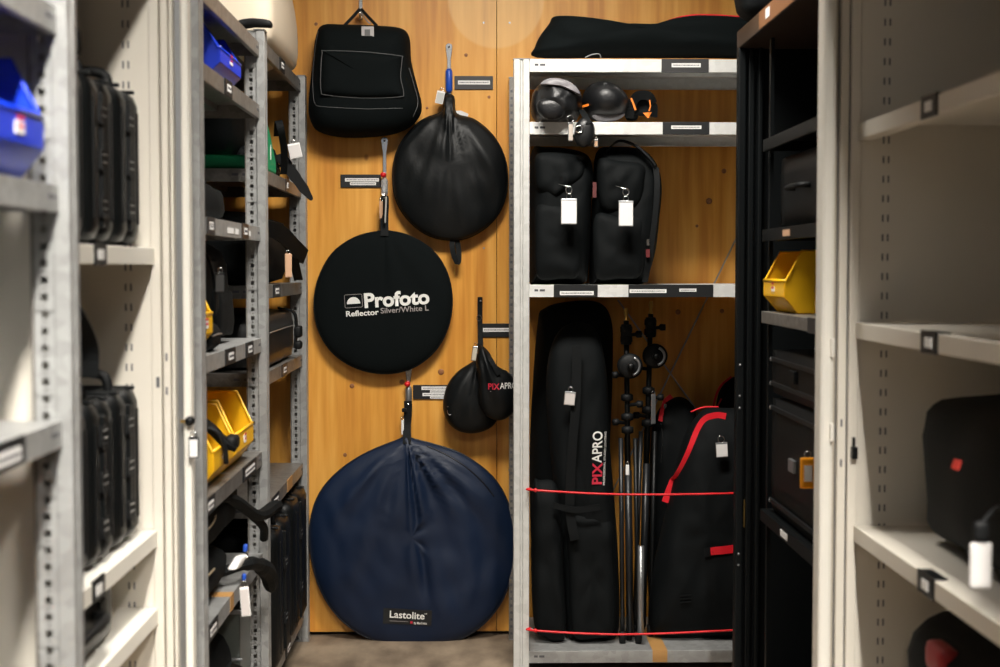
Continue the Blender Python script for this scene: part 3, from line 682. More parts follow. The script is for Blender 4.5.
# navy bag ----------------------------------------------------------------
nb = thing('round_bag', 'large navy blue round reflector bag touching the floor', 'bag', tuple(PY(413, 645, 5.15)))
cusp = PY(407, 434, 5.15)
ol = oz([(400, 439), (407, 435.5), (414, 439), (437, 445), (464, 455), (492, 476), (508, 503), (514.5, 535), (513, 567), (503, 598), (484, 623), (457, 640), (424, 646), (388, 644), (358, 632), (334, 611), (318, 582), (311, 550), (311, 520), (320, 493), (340, 470), (368, 452)], 5.14)
o, sf = pillow('bag_body', ol, 5.185, .10, NAVY, nb, power=3.4, per=4, rings=26, yedge=.5,
   fn=creases(cusp.x, cusp.z, [(.13, .022, -.030, .95), (.22, .05, .016, .8), (.04, .05, .016, .9), (-.12, .10, .012, .7), (.58, .05, .034, .5), (.72, .035, -.026, .5), (.88, .06, .024, .48), (-.5, .10, .018, .5), (-.75, .06, .018, .5), (.40, .04, -.014, .7), (-.3, .03, -.014, .6), (1.05, .05, .016, .4), (-1.0, .06, .014, .4)], .020, 11))
MB().tube([Vector((p.x, 5.132, p.z)) for p in cr([(x, 0, z) for x, z in ol], 4)], .0035, 6, True).build('piping', mat('dark_navy_piping', (.003, .006, .014), .5), nb, smooth=True)
zp = oz([(427, 447), (445, 455), (465, 467), (482, 482), (494, 497)], 5.09)
MB().tube([Vector((p.x, sf(p.x, p.z, .001), p.z)) for p in cr([(x, 0, z) for x, z in zp], 8, False)], .0026, 6).build('zip', mat('dark_zip', (.003, .004, .009), .4), nb, smooth=True)
s_ = MB(); loop(s_, [PY(408, 401, 5.158), PY(408, 412, 5.155), PY(407, 425, 5.15), PY(407, 438, 5.125), PY(407, 444, 5.11)], (1, 0, 0), .029, .004); s_.build('neck_strap', WEB, nb)
MB().box(PY(402, 411, 5.15).x, PY(407, 411, 5.15).x, 5.14, 5.15, PY(402, 412, 5.15).z, PY(402, 408, 5.15).z).build('cord_lock', RUB, nb, bevel=.003)
free_tag('thin white paper tag beside the strap of the navy bag', 402.5, 417, 5.14, .010, .052, 0, .6)
def on_nb(px, py, ang=-2.5):
    c = PY(px, py, 5.10); r_ = math.radians(ang)
    def f(u, v):
        x = c.x+u*math.cos(r_)-v*math.sin(r_); z = c.z+u*math.sin(r_)+v*math.cos(r_); return (x, sf(x, z, .003), z)
    return f
f0 = on_nb(407.5, 616.5); g = MB(); n_ = 8
vs = []; 
for j in range(5):
    for i in range(n_+1): u = (i/n_-.5)*.172; v = (j/4-.5)*.056; x, y, z = f0(u, v); vs.append((x, y+.0012, z))
g.add(vs, [(j*(n_+1)+i, j*(n_+1)+i+1, (j+1)*(n_+1)+i+1, (j+1)*(n_+1)+i) for j in range(4) for i in range(n_)]).build('sewn_label', LBLK, nb, solid=.001)
fitted('Lastolite', .036, fit(35), WHTP, nb, on_nb(407, 615), .0006)
text('TM', .008, WHTP, nb, on_nb(425.5, 613.2), 0)
fitted('by Manfrotto', .0125, fit(13), WHTP, nb, on_nb(420.5, 622.8), .0001)
f1 = on_nb(399.5, 621.3); MB().add([f1(u, v) for u, v in ((-.035, 0), (.032, 0), (.032, .0015), (-.035, .0015))], [(0, 1, 2, 3)]).build('lettering_line', SILP, nb)
f1 = on_nb(411.5, 622); MB().add([f1(u*.004, v*.004) for u, v in ((-1, -1), (1, -1), (1, 1), (-1, 1))], [(0, 1, 2, 3)]).build('logo_square', REDPR, nb)
# ------------------------------------------------------------------ storage bins (local: open front faces -Y)
def bin_(lab, m_, loc, rz, W=.2, D=.3, H_=.16, group=None, labelcard=True, name='storage_bin'):
    t = thing(name, lab, 'bin', loc, rz, group); x = W/2; lip = H_*.52; fz = H_*.26
    side = [(0-.0, fz+.0), (.035, 0), (D, 0), (D, H_), (.042, H_), (.004, lip), (0, lip)]
    o = MB()
    for s in (-1, 1): o.add([(s*x, a, b) for a, b in side], [tuple(range(len(side)))])
    o.add([(-x, .035, 0), (x, .035, 0), (x, D, 0), (-x, D, 0)], [(0, 1, 2, 3)])
    o.add([(-x, D, 0), (x, D, 0), (x, D, H_), (-x, D, H_)], [(0, 1, 2, 3)])
    o.add([(-x, 0, fz), (x, 0, fz), (x, 0, lip), (-x, 0, lip)], [(0, 1, 2, 3)])
    o.add([(-x, 0, fz), (x, 0, fz), (x, .035, 0), (-x, .035, 0)], [(0, 1, 2, 3)])
    o.build('bin_body', m_, t, local=True, solid=.004)
    r_ = MB()
    for s in (-1, 1): r_.tube([(s*x, 0, lip), (s*x, .004, lip), (s*x, .042, H_), (s*x, D, H_)], .0045, 6)
    r_.tube([(-x, 0, lip), (x, 0, lip)], .0045, 6).tube([(-x, D, H_), (x, D, H_)], .0045, 6)
    r_.build('rim', m_, t, local=True, smooth=True)
    for s in (-1, 1):
        rb_ = MB()
        for yy in (.12, .2): rb_.box(s*x-.003, s*x+.003, yy, yy+.006, .01, H_-.005)
        rb_.build('rib', m_, t, local=True, bevel=.001)
    if labelcard:
        MB().box(-.018, .018, -.004, -.002, fz+.012, lip-.015).build('label_card', WHT, t, local=True)
        k = MB(); inkline(k, -.014, .014, fz+.03, -.004, .006, 5); inkline(k, -.014, .014, fz+.019, -.004, .006, 4); k.build('printed_line', REDPR, t, local=True)['kind'] = 'stuff'
    return t
bin_('blue storage bin on the near rack at the left edge of the photo', BLU, (-.612, 1.965, 1.454), PI/2, .22, .28, .168)
bin_('blue storage bin on the upper shelf of the long left rack', BLU, (-.615, 3.69, 1.793), PI/2, .31, .3, .13)
bin_('yellow storage bin half hidden behind the cabinet edge, above the black zipped pouch', YEL, (-.615, 3.32, 1.1335), PI/2, .16, .3, .175)
bin_('nearer yellow storage bin with a black strap hanging over its front', YEL, (-.612, 3.525, .8095), PI/2, .28, .3, .174, 'yellow bins side by side')
bin_('farther yellow storage bin against the middle rack post', YEL, (-.612, 3.84, .8095), PI/2, .30, .3, .180, 'yellow bins side by side')
bin_('yellow storage bin inside the black cabinet', YEL, (.785, 3.79, 1.2155), -PI/2, .26, .3, .155)
t = bin_('yellow bin corner low on the near rack in the bottom left corner', YEL, (-.618, 1.70, .6245), PI/2, .22, .3, .15)
o = MB().soft((-.72, 1.90, 1.555), (.05, .035, .045), .03, 8, amp=.008, fr=20).build('small_pouch', mat('dark_grey_foam', (.05, .045, .04), .8), None, smooth=True)
tag(o, 'dark round pouch lying inside the near blue bin', 'pouch')
# strap in the yellow bin
t = thing('coiled_strap', 'black webbing strap spilling over the front of the nearer yellow bin', 'strap', (-.63, 3.46, .83))
s_ = MB(); s_.strap(cr([(-.80, 3.47, .86), (-.74, 3.47, .97), (-.68, 3.47, .975), (-.64, 3.48, .95), (-.61, 3.50, .915), (-.590, 3.52, .90)], 5, False), (0, 1, .1), .05, .012); s_.build('webbing', WEB, t)
MB().soft((-.592, 3.53, .905), (.016, .034, .018), .012, 6).build('buckle', RUB, t, smooth=True)
MB().tube(cr([(-.66, 3.46, .95), (-.62, 3.46, .94), (-.600, 3.47, .90), (-.597, 3.475, .86)], 4, False), .006, 8).build('cord', RUB, t, smooth=True)
t = MB().soft((-.845, 1.82, 1.83), (.22, .30, .115), .006, 4).build('cardboard_box', mat('dark_cardboard', (.09, .04, .025), .8), None); tag(t, 'dark brown cardboard box on the top shelf of the near rack', 'box')
# ------------------------------------------------------------------ hard cases (local: thickness along Y, latch side faces -X... front faces +X)
def hard_case(lab, t_, d_, h_, loc, group=None, handle=True, rz=0, marks=3, name='hard_case'):
    t = thing(name, lab, 'case', loc, rz, group); x0, x1 = -d_, 0
    ch = .028
    def half(y0, y1, cy):
        o = MB(); o.soft(((x0+x1)/2, (y0+y1)/2, h_/2), (d_/2, (y1-y0)/2, h_/2), ch, 9)
        return o
    half(-t_*.5, -.002, -1).build('case_shell', PLB, t, local=True, smooth=True)
    half(.002, t_*.5, 1).build('case_lid', PLB, t, local=True, smooth=True)
    o = MB().box(x0+ch, x1+.004, -.007, .007, ch, h_-ch).box(x0+ch, x1-ch, -.007, .007, .0, h_+.003)
    o.build('seal_rim', PLB, t, local=True, bevel=.003)
    for i in range(marks):
        z = h_*(.22+.28*i) if marks == 3 else h_*(.3+.4*i)
        l = MB().box(-.004, .004, -.022, .024, z-.018, z+.018).box(.003, .006, -.018, .020, z-.022, z-.012)
        l.build('latch', RUB, t, local=True, bevel=.004)
        MB().tube([(.0045, -.014, z+.010), (.0045, .016, z+.010)], .0013, 5).tube([(.0045, -.014, z-.004), (.0045, .016, z-.004)], .0013, 5).build('latch_glint', GREYM, t, local=True)  # pale lines drawn in for the highlights at the latch gaps
    rb_ = MB()
    for yy in (-t_*.32, t_*.32): rb_.box(x0+.04, -.004, yy-.006, yy+.006, h_-.004, h_+.004).box(-.006, .003, yy-.006, yy+.006, .04, h_-.04)
    rb_.build('rib', PLB, t, local=True, bevel=.003)
    if handle:
        hx = -.05
        MB().tube(cr([(hx-.11, 0, h_-.004), (hx-.105, 0, h_+.024), (hx-.08, 0, h_+.034), (hx-.02, 0, h_+.034), (hx+.005, 0, h_+.024), (hx+.01, 0, h_-.004)], 4, False), .010, 8).build('handle', RUB, t, local=True, smooth=True)
    return t
g1 = 'upright black cases on the cabinet shelf'
for i, (yy, lab) in enumerate(((2.435, 'nearest of the upright black hard cases on the upper cabinet shelf'), (2.645, 'middle upright black hard case on the upper cabinet shelf'), (2.855, 'farthest upright black hard case on the upper cabinet shelf'))):
    hard_case(lab, .19, .36, .305-.004*(i == 1), (-.678, yy+.02, 1.375), 'upper row of upright black cases')
for i, (yy, lab) in enumerate(((2.42, 'nearest of the upright black hard cases on the lower cabinet shelf'), (2.60, 'middle upright black hard case on the lower cabinet shelf'), (2.80, 'farthest and widest upright black hard case on the lower cabinet shelf'))):
    hard_case(lab, (.17, .17, .20)[i], .36, .300, (-.678, yy+.045, .79), 'lower row of upright black cases')
hard_case('near big black hard case on the bottom of the long left rack', .36, .38, .425, (-.588, 4.47, .120), 'big cases at the rack foot', marks=2)
hard_case('far big black hard case beside the navy bag on the rack bottom', .41, .38, .45, (-.588, 4.875, .120), 'big cases at the rack foot', marks=2)
# case lying between the lower shelves of the cream cabinet
t = thing('tool_case', 'black ribbed tool case lying under the lower cabinet shelf', 'case', (-.72, 2.56, .6265))
MB().soft((-.86, 2.52, .685), (.17, .25, .055), .02, 8).build('case_body', PLB, t, smooth=True)
MB().tube(cr([(-.69, 2.40, .70), (-.665, 2.41, .70), (-.66, 2.5, .70), (-.665, 2.60, .70), (-.69, 2.61, .70)], 4, False), .009, 8).build('handle', RUB, t, smooth=True)
for yy in (2.36, 2.66): MB().box(-.70, -.683, yy-.02, yy+.02, .66, .72).build('latch', RUB, t, bevel=.004)
# dark bag above the first cases and hanging bag between shelves
t = thing('camera_bag', 'slumped black bag resting on top of the upper case row', 'bag', (-.80, 2.50, 1.70))
MB().soft((-.84, 2.49, 1.752), (.12, .13, .046), .04, 8, bulge=(.015, 0, .02), amp=.012, fr=12).build('bag_body', FAB, t, smooth=True)
MB().soft((-.735, 2.52, 1.722), (.05, .05, .03), .02, 6, amp=.01, fr=20).build('front_pouch', FAB, t, smooth=True)
MB().box(-.716, -.70, 2.40, 2.47, 1.715, 1.74).build('brown_patch', KRAFT, t, bevel=.003)
t = thing('shoulder_bag', 'pointed black bag with a brown tag standing on the lower case row', 'bag', (-.80, 2.47, 1.13))
MB().soft((-.84, 2.48, 1.215), (.13, .11, .088), .05, 9, amp=.010, fr=11, fn=lambda o: (o.x, o.y*(1-.30*max(0, o.z/.088)), o.z+(.035 if o.z > .03 else 0)*(1-abs(o.y)/.12))).build('bag_body', FAB, t, smooth=True)
s_ = MB(); s_.strap(cr([(-.70, 2.44, 1.30), (-.685, 2.50, 1.25), (-.68, 2.57, 1.19), (-.685, 2.58, 1.135)], 5, False), (1, .2, 0), .03, .005); s_.build('shoulder_strap', WEB, t)
MB().box(-.700, -.697, 2.42, 2.50, 1.135, 1.20).build('brown_tag', mat('dull_brown_card', (.25, .18, .13), .7), t)
MB().box(-.703, -.695, 2.45, 2.465, 1.215, 1.235).build('brass_clip', GOLD, t, bevel=.002)
# ------------------------------------------------------------------ items on the left rack
# cream dome on top
t = thing('fabric_case', 'large round cornered cream fabric case lying on top of the left rack', 'case', (-.94, 4.66, 1.988))
MB().soft((-.93, 4.66, 2.278), (.332, .345, .289), .045, 16, bulge=(.006, 0, .02), fn=lambda o: (o.x*(1-2.2*max(0, o.z+.20)**2), o.y*(1-1.2*max(0, o.z+.1)**2), o.z)).build('case_body', SHELL, t, smooth=True)
t = thing('black_strap', 'short black padded strap lying over the top of the middle rack post', 'strap', (-.6, 4.15, 2.0035))
MB().soft((-.622, 4.15, 2.0185), (.052, .022, .012), .010, 8, amp=.006, fr=25, fn=lambda o: (o.x, o.y, o.z+.004-abs(o.x)*.12)).build('pad', RUB, t, smooth=True)
# green pouch with tags on B2
gb = thing('green_pouch', 'green fabric pouch with black side straps on the left rack', 'pouch', (-.64, 4.30, 1.617))
MB().prism([(-.615, 4.205, 1.6175), (-.615, 4.53, 1.6175), (-.615, 4.52, 1.66), (-.615, 4.40, 1.735), (-.615, 4.26, 1.80), (-.615, 4.205, 1.80)], (-.035, 0, 0)).build('front_panel', GRN, gb, bevel=.006)
MB().box(-.98, -.651, 4.205, 4.50, 1.6175, 1.655).build('folded_base', GRN, gb, bevel=.006)
c = PX(272, 145, -.614)
text('IIIIIIII', .02, WHTP, gb, lambda u, v: (-.6135, c.y+u*.0+v*.6, c.z+u), 0, name='lettering') if False else None
MB().box(-.6148, -.6135, 4.40, 4.408, 1.655, 1.70).build('printed_line', WHTP, gb)
t = thing('equipment_bag', 'added dark bag filling the shelf behind the green pouch', 'bag', (-.86, 4.7, 1.659))
MB().soft((-.865, 4.72, 1.775), (.14, .36, .113), .05, 9, bulge=(.01, 0, .01), amp=.012, fr=8).build('bag_body', FAB, t, smooth=True)  # added dark filler so bright plywood does not show through the shelves
t = thing('camera_strap', 'patterned black camera strap hanging beside the green pouch', 'strap', (-.63, 4.62, 1.617))
s_ = MB(); s_.strap(cr([(-.63, 4.66, 1.75), (-.618, 4.60, 1.79), (-.606, 4.58, 1.76), (-.604, 4.63, 1.70), (-.612, 4.68, 1.63)], 6, False), (1, 0, .2), .022, .004).soft((-.70, 4.62, 1.665), (.07, .08, .045), .03, 7, amp=.012, fr=20); s_.build('webbing', WEB, t)
for k in range(4): MB().box(-.603, -.600, 4.60+k*.018, 4.608+k*.018, 1.735-.022*k, 1.745-.022*k).build('strap_print', (REDPR, WHTP)[k % 2], t)
t2 = thing('key_tag', 'square white tag hanging by the rear post above the long black strap', 'key tag', (-.588, 4.72, 1.742)); t2.rotation_euler = (0, math.radians(-12), math.radians(12)); tag_parts(t2, .040, .048, WHT, mat('soft_white', (.6, .57, .56), .5))
t = thing('black_strap', 'long black strap hanging down off the shelf onto the plywood side', 'strap', (-.6, 4.9, 1.62))
s_ = MB(); s_.strap(cr([(-.66, 4.74, 1.655), PY(281, 160, 4.74), PY(287, 166, 4.74), PY(296, 178, 4.74), PY(304, 189, 4.74), PY(312, 200, 4.74)], 6, False), (1, 0, .7), [.04]*13+[.036]*6+[.032]*6+[.028, .024, .02, .018, .014, .008], .008)
s_.soft((-.72, 4.78, 1.650), (.08, .07, .03), .025, 7, amp=.012, fr=20); s_.build('webbing', RUB, t)
# B3 camera bag w/ strap
t = thing('camera_bag', 'black camera bag with a raised flap and kraft tag on the left rack', 'bag', (-.64, 4.5, 1.281))
MB().soft((-.83, 4.60, 1.385), (.19, .37, .103), .04, 10, bulge=(.01, .01, .02), amp=.012, fr=9).build('bag_body', FAB, t, smooth=True)
s_ = MB(); s_.strap(cr([(-.64, 4.26, 1.45), (-.60, 4.45, 1.44), (-.585, 4.7, 1.40), (-.578, 4.93, 1.368)], 6, False), (.35, 0, 1), .05, .014); s_.build('flap_strap', WEB, t)
s_ = MB(); s_.strap(cr([(-.60, 4.78, 1.39), (-.60, 4.86, 1.34), (-.60, 4.95, 1.29)], 6, False), (1, 0, 0), .03, .006); s_.build('shoulder_strap', WEB, t)
t2 = thing('key_tag', 'kraft coloured tag hanging below the flap strap of the camera bag', 'key tag', (-.585, 4.57, 1.385)); t2.rotation_euler = (0, 0, math.radians(20)); tag_parts(t2, .022, .075, KRAFT, KRAFT)
# B3 bay A side: dark backpack with hanging tag
t = thing('backpack', 'black backpack on the middle left rack shelf behind the hanging silver clip', 'bag', (-.66, 3.6, 1.1335))
MB().soft((-.85, 3.80, 1.265), (.17, .26, .128), .05, 10, bulge=(.01, 0, .01), amp=.014, fr=8).build('bag_body', FAB, t, smooth=True)
MB().soft((-.67, 3.84, 1.21), (.02, .12, .06), .018, 7, amp=.006, fr=20).build('front_pocket', FAB, t, smooth=True)
s_ = MB(); s_.strap(cr([(-.66, 3.60, 1.36), (-.645, 3.58, 1.33), (-.64, 3.60, 1.28), (-.65, 3.66, 1.22)], 5, False), (0, 1, 0), .03, .006); s_.build('shoulder_strap', WEB, t)
p = PX(220, 276, -.625); t2 = thing('key_tag', 'black key tag hanging from a silver clip in front of the dark backpack', 'key tag', (-.625, p.y, p.z+.02)); tag_parts(t2, .024, .05, PLB, mat('clouded_card', (.05, .05, .05), .4), .006)
# A3 items
t = thing('cloth_bundle', 'dark cloth bundle on the labelled shelf of the left rack', 'bundle', (-.75, 3.6, 1.448))
MB().soft((-.80, 3.62, 1.50), (.14, .28, .05), .04, 9, bulge=(0, 0, .02), amp=.02, fr=8).build('bundle_body', FAB, t, smooth=True)
# A5 zip pouch
t = thing('camera_pouch', 'low black zipped pouch beside the partly hidden yellow bin', 'pouch', (-.66, 3.5, 1.1335))
MB().soft((-.70, 3.46, 1.165), (.085, .075, .031), .022, 8, bulge=(.004, 0, .01), amp=.004, fr=20).build('pouch_body', FAB, t, smooth=True)
MB().tube([(-.613, 3.40, 1.17), (-.612, 3.46, 1.172), (-.613, 3.52, 1.17)], .002, 5).build('zip', GREYM, t)
# B4 case
t = thing('light_case', 'black soft sided light case with buckled end on the left rack', 'case', (-.66, 4.5, 1.0275))
MB().soft((-.80, 4.62, 1.108), (.185, .33, .08), .025, 10, bulge=(.004, .005, .012), amp=.004, fr=8).build('case_body', LEA, t, smooth=True)
MB().tube([(-.611, 4.33, 1.135), (-.609, 4.62, 1.137), (-.613, 4.90, 1.135)], .0025, 5).build('zip', GREYM, t)
s_ = MB(); s_.strap(cr([(-.66, 4.87, 1.195), (-.608, 4.88, 1.18), (-.600, 4.885, 1.12), (-.606, 4.885, 1.06)], 5, False), (0, 1, 0), .045, .006); s_.build('strap', WEB, t)
MB().soft((-.594, 4.89, 1.115), (.012, .03, .02), .008, 6).soft((-.594, 4.89, 1.07), (.012, .025, .014), .008, 6).build('buckle', RUB, t, smooth=True)
# A7 bags
t = thing('equipment_bag', 'upper of two black bags with a pale zip on the low left shelf', 'bag', (-.75, 3.6, .63))
MB().soft((-.83, 3.60, .705), (.19, .34, .068), .05, 10, bulge=(.01, 0, .015), amp=.014, fr=9).build('bag_body', FAB, t, smooth=True)
ZG = mat('pale_zip', (.25, .20, .13), .5)
MB().tube(cr([(-.632, 3.26, .715), (-.630, 3.4, .713), (-.632, 3.50, .716), (-.64, 3.58, .73)], 5, False), .003, 6).build('zip', ZG, t, smooth=True)
s_ = MB(); s_.tube(cr([(-.68, 3.50, .74), (-.63, 3.68, .745), (-.585, 3.88, .665), (-.560, 4.02, .665), (-.555, 4.07, .66)], 5, False), [.012]*6+[.016]*6+[.018]*6+[.016]*3, 8).tube(cr([(-.60, 3.90, .66), (-.58, 3.96, .62), (-.585, 4.0, .58)], 5, False), .012, 8); s_.build('shoulder_strap', WEB, t)
t = thing('equipment_bag', 'lower of two black bags with a pale zip, directly on the low left shelf', 'bag', (-.75, 3.5, .516))
MB().soft((-.83, 3.50, .570), (.19, .26, .045), .04, 10, bulge=(.01, 0, .004), amp=.006, fr=9).build('bag_body', FAB, t, smooth=True)
MB().tube(cr([(-.630, 3.24, .60), (-.628, 3.36, .605), (-.632, 3.50, .60)], 5, False), .003, 6).build('zip', ZG, t, smooth=True)
t = thing('black_strap', 'wide black shoulder strap drooping off the low left shelf with a white leaf shaped tag', 'strap', (-.58, 3.8, .5))
s_ = MB(); s_.tube(cr([(-.68, 3.66, .545), (-.60, 3.74, .56), (-.578, 3.82, .545), (-.565, 3.93, .50), (-.563, 3.99, .44)], 5, False), [.014]*6+[.018]*6+[.024]*6+[.022, .018, .012], 8); s_.build('webbing', WEB, t)
p = PX(236, 562, -.56); MB().soft((-.556, p.y, p.z), (.010, .085, .014), .009, 9, fn=lambda o: (o.x, o.y, o.z*(1.05-abs(o.y)/.09))).build('leaf_tag', WHT, t, smooth=True)
for px_, py_ in ((245.5, 548), (244, 577)):
    p = PX(px_, py_, -.55); MB().soft((-.55, p.y, p.z), (.005, .008, .009), .004, 5).build('blue_clip', BLUG, t, smooth=True)
p = PX(247, 560, -.55); MB().tube([(-.55, p.y+.009*math.cos(a), p.z+.016+.013*math.sin(a)) for a in [k*PI/6 for k in range(12)]], .0018, 5, True).build('key_ring', CHR, t, smooth=True)
p = PX(243.5, 585, -.548); t2 = thing('key_tag', 'long white key tag hanging off the low left shelf', 'key tag', (-.548, p.y, p.z+.01)); t2.rotation_euler = (0, math.radians(-4), math.radians(10)); tag_parts(t2, .022, .070, WHT, mat('soft_white2', (.65, .60, .58), .5), .008)
# A8
t = thing('plastic_crate', 'grey plastic crate at the foot of the long left rack', 'crate', (-.8, 3.95, .103))
o = MB(); x0, x1, y0, y1, z1 = -1.0, -.64, 3.92, 4.10, .40
o.box(x0, x1, y0, y0+.006, .103, z1).box(x0, x1, y1-.006, y1, .103, z1).box(x0, x0+.006, y0, y1, .103, z1).box(x1-.006, x1, y0, y1, .103, z1).box(x0, x1, y0, y1, .103, .109)
o.build('crate_body', mat('grey_crate_plastic', (.10, .11, .10), .3), t, bevel=.003)
MB().box(x0, x1+.008, y0-.008, y0, z1-.012, z1+.002).box(x0, x1+.008, y0-.008, y0, .26, .268).box(x1, x1+.008, y0, y1, z1-.012, z1+.002).build('rim', GREYM, t, bevel=.002)
t = thing('equipment_bag', 'black bag slumped in the shadow below the low left shelf', 'bag', (-.75, 3.55, .103))
MB().soft((-.81, 3.55, .24), (.17, .31, .13), .07, 10, bulge=(.01, 0, .01), amp=.018, fr=8).build('bag_body', FAB, t, smooth=True)
s_ = MB(); s_.strap(cr([(-.64, 3.70, .30), (-.615, 3.82, .24), (-.62, 3.88, .17)], 6, False), (.5, .6, .3), .04, .008); s_.build('shoulder_strap', WEB, t)
# ------------------------------------------------------------------ right rack contents
# long bag on top
lb = thing('stand_bag', 'long black stand bag with red piping lying on top of the rack', 'bag', tuple(PY(640, 58, 4.85)))
ol = oz([(536, 57), (535, 47), (540, 36), (549, 24), (553, 17.5), (566, 20), (584, 27), (598, 32), (612, 28), (620, 26.5), (655, 26.5), (668, 23), (690, 17.5), (715, 17), (760, 20), (800, 26), (805, 45), (800, 57.5), (700, 57.5), (600, 57.5)], 4.88)
z0 = 2.005
ol = [(x, max(z, z0)) for x, z in ol]
o, sf = pillow('bag_body', ol, 5.0, .24, FABD, lb, power=3, per=4, rings=14, yedge=.5, fn=lambda x, z, s: .016*noise.noise(Vector((x*7+z*18, z*9-x*3, 1)))+.006*noise.noise(Vector((x*20, z*30, 4))))
MB().tube([PY(a, b_-1, 4.87) for a, b_ in ((668, 22.5), (680, 19), (692, 16.8), (715, 16.8), (740, 18.5), (770, 20.5))], .0055, 8).build('red_piping', RED, lb, smooth=True)
hl = MB(); loop(hl, [PY(585, 57.5, 4.745), PY(592, 54.5, 4.742), PY(599, 54, 4.742), PY(601, 57.5, 4.745)], (0, 1, 0), .004, .003); hl.build('zip_loop', GREYM, lb)
t = thing('black_pouch', 'black pouch overhanging the top corner of the black cabinet', 'pouch', (.85, 4.1, 2.0055))
MB().soft((.87, 4.02, 2.085), (.15, .10, .078), .06, 9, amp=.012, fr=9).build('pouch_body', FAB, t, smooth=True)
# camera slings on shelf 2
ZS = RZ['second']+.0005
sb = thing('sling_bag', 'round black leatherette sling bag with grey top on the second rack shelf', 'bag', tuple(PY(559, 126, 4.85)))
ol = oz([(531, 112), (531.5, 98), (536, 88), (545, 80), (556, 79.5), (570, 83), (579, 91), (582, 102), (580, 114), (573, 124), (560, 128), (545, 127), (536, 121)], 4.78); o, sf = pillow('bag_body', ol, 4.93, .30, LEA, sb, power=2.6, per=4, rings=16, yedge=.5, fn=lambda x, z, s: .012*noise.noise(Vector((x*20, z*28, 7)))+.004*noise.noise(Vector((x*60, z*60, 2))))
for v in o.data.vertices: v.co.z = max(v.co.z, ZS-wloc(sb).z) if (v.co.y+wloc(sb).y) > RF-.004 else v.co.z
tp_ = oz([(539, 87), (546, 81.5), (556, 80.8), (569, 84.5), (577, 92), (579.5, 98), (572, 95), (560, 90), (548, 88)], 4.72)
cxg = sum(p[0] for p in tp_)/9; czg = sum(p[1] for p in tp_)/9
o2, _ = pillow('grey_top_panel', tp_, sf(cxg, czg, 0)+.03, .046, GREYF, sb, power=5, per=3, fn=lambda x, z, s: .004*noise.noise(Vector((x*50, z*50, 7))))
fp = oz([(536, 106), (541, 101), (553, 99.5), (562, 104), (565, 112), (559, 120), (547, 121), (538, 115)], 4.70)
cxg = sum(p[0] for p in fp)/8; czg = sum(p[1] for p in fp)/8
pillow('front_pocket', fp, sf(cxg, czg, 0)+.02, .036, LEA, sb, power=3, per=3)
sb2 = thing('sling_bag', 'lens shaped black leatherette pouch with orange zip on the second rack shelf', 'bag', tuple(PY(605, 122, 4.85)))
ol = oz([(583, 108), (583, 95), (590, 86), (602, 82.5), (614, 86), (624, 94), (628.5, 104), (626, 113), (619, 120), (604, 122.5), (590, 119)], 4.80); ol = [(x, z+.002) for x, z in ol]
o, sf3 = pillow('bag_body', ol, 4.92, .25, LEA, sb2, power=2.6, per=4, rings=14, yedge=.5)
bp_ = oz([(595, 114), (624, 113), (618, 119.5), (603, 121.5), (594, 118)], 4.73); cxg = sum(p[0] for p in bp_)/5; czg = sum(p[1] for p in bp_)/5
pillow('grey_lower_panel', bp_, sf3(cxg, czg, 0)+.025, .035, GREYF, sb2, power=5, per=4)
MB().tube([Vector((p.x, sf3(p.x, p.z, 0), p.z)) for p in [PY(a, b_, 4.75) for a, b_ in ((592, 86.5), (604, 85), (615, 90), (622, 97), (625.5, 105))]], .002, 6).build('seam', mat('grey_seam', (.09, .09, .1), .5), sb2, smooth=True)
p0, p1 = PY(583.5, 105, 4.7), PY(594.5, 103, 4.7); yy = sf3((p0.x+p1.x)/2, p0.z, .004)
MB().strap([Vector((p0.x, yy+.02, p0.z)), Vector(((p0.x+p1.x)/2, yy, (p0.z+p1.z)/2)), Vector((p1.x, yy-.004, p1.z))], (0, 0, 1), .007, .003).build('orange_zip', ORGF, sb2)
sb3 = thing('sling_strap', 'bundled black strap with orange stitching beside the lens shaped pouch', 'strap', tuple(PY(640, 121, 4.82)))
s_ = MB(); s_.strap(cr([PY(629, 118, 4.76), PY(632, 104, 4.75), PY(638, 96, 4.76), PY(648, 96, 4.77), PY(653, 105, 4.78), PY(653, 117, 4.78)], 6, False), (.3, .2, -1), .03, .010)
s_.soft(PY(642, 107, 4.81), (.032, .025, .028), .014, 6, amp=.004, fr=30).soft(PY(632, 113, 4.83), (.02, .03, .024), .012, 6); s_.build('webbing', WEB, sb3)
MB().strap([PY(631, 98, 4.728), PY(633.5, 104, 4.728), PY(635.5, 110, 4.728)], (1, 0, 0), .006, .002).build('orange_trim', ORGF, sb3)
MB().strap([PY(649.5, 100, 4.745), PY(650.5, 106, 4.745), PY(649, 111, 4.745)], (1, 0, 0), .004, .002).build('orange_trim', ORGF, sb3)
MB().add([PY(643, 113, 4.76), PY(648, 118.5, 4.76), PY(652, 112, 4.76)], [(0, 1, 2)]).build('orange_lining', ORGF, sb3, solid=.002)
lp = thing('lens_pouch', 'small dark flap pouch hanging over the shelf lip below the sling bags', 'pouch', tuple(PY(583, 146, 4.66)))
pillow('pouch_body', oz([(575, 128), (580, 119), (587, 117), (594, 124), (595, 135), (591, 144), (583, 147), (576, 142)], 4.66), 4.698, .045, LEA, lp, power=3, per=4, yedge=.5)
s_ = MB(); s_.strap(cr([PY(581, 110, 4.70), PY(585, 116, 4.675), PY(589, 124, 4.655)], 4, False), (1, 0, 0), .02, .004); s_.build('strap', WEB, lp)
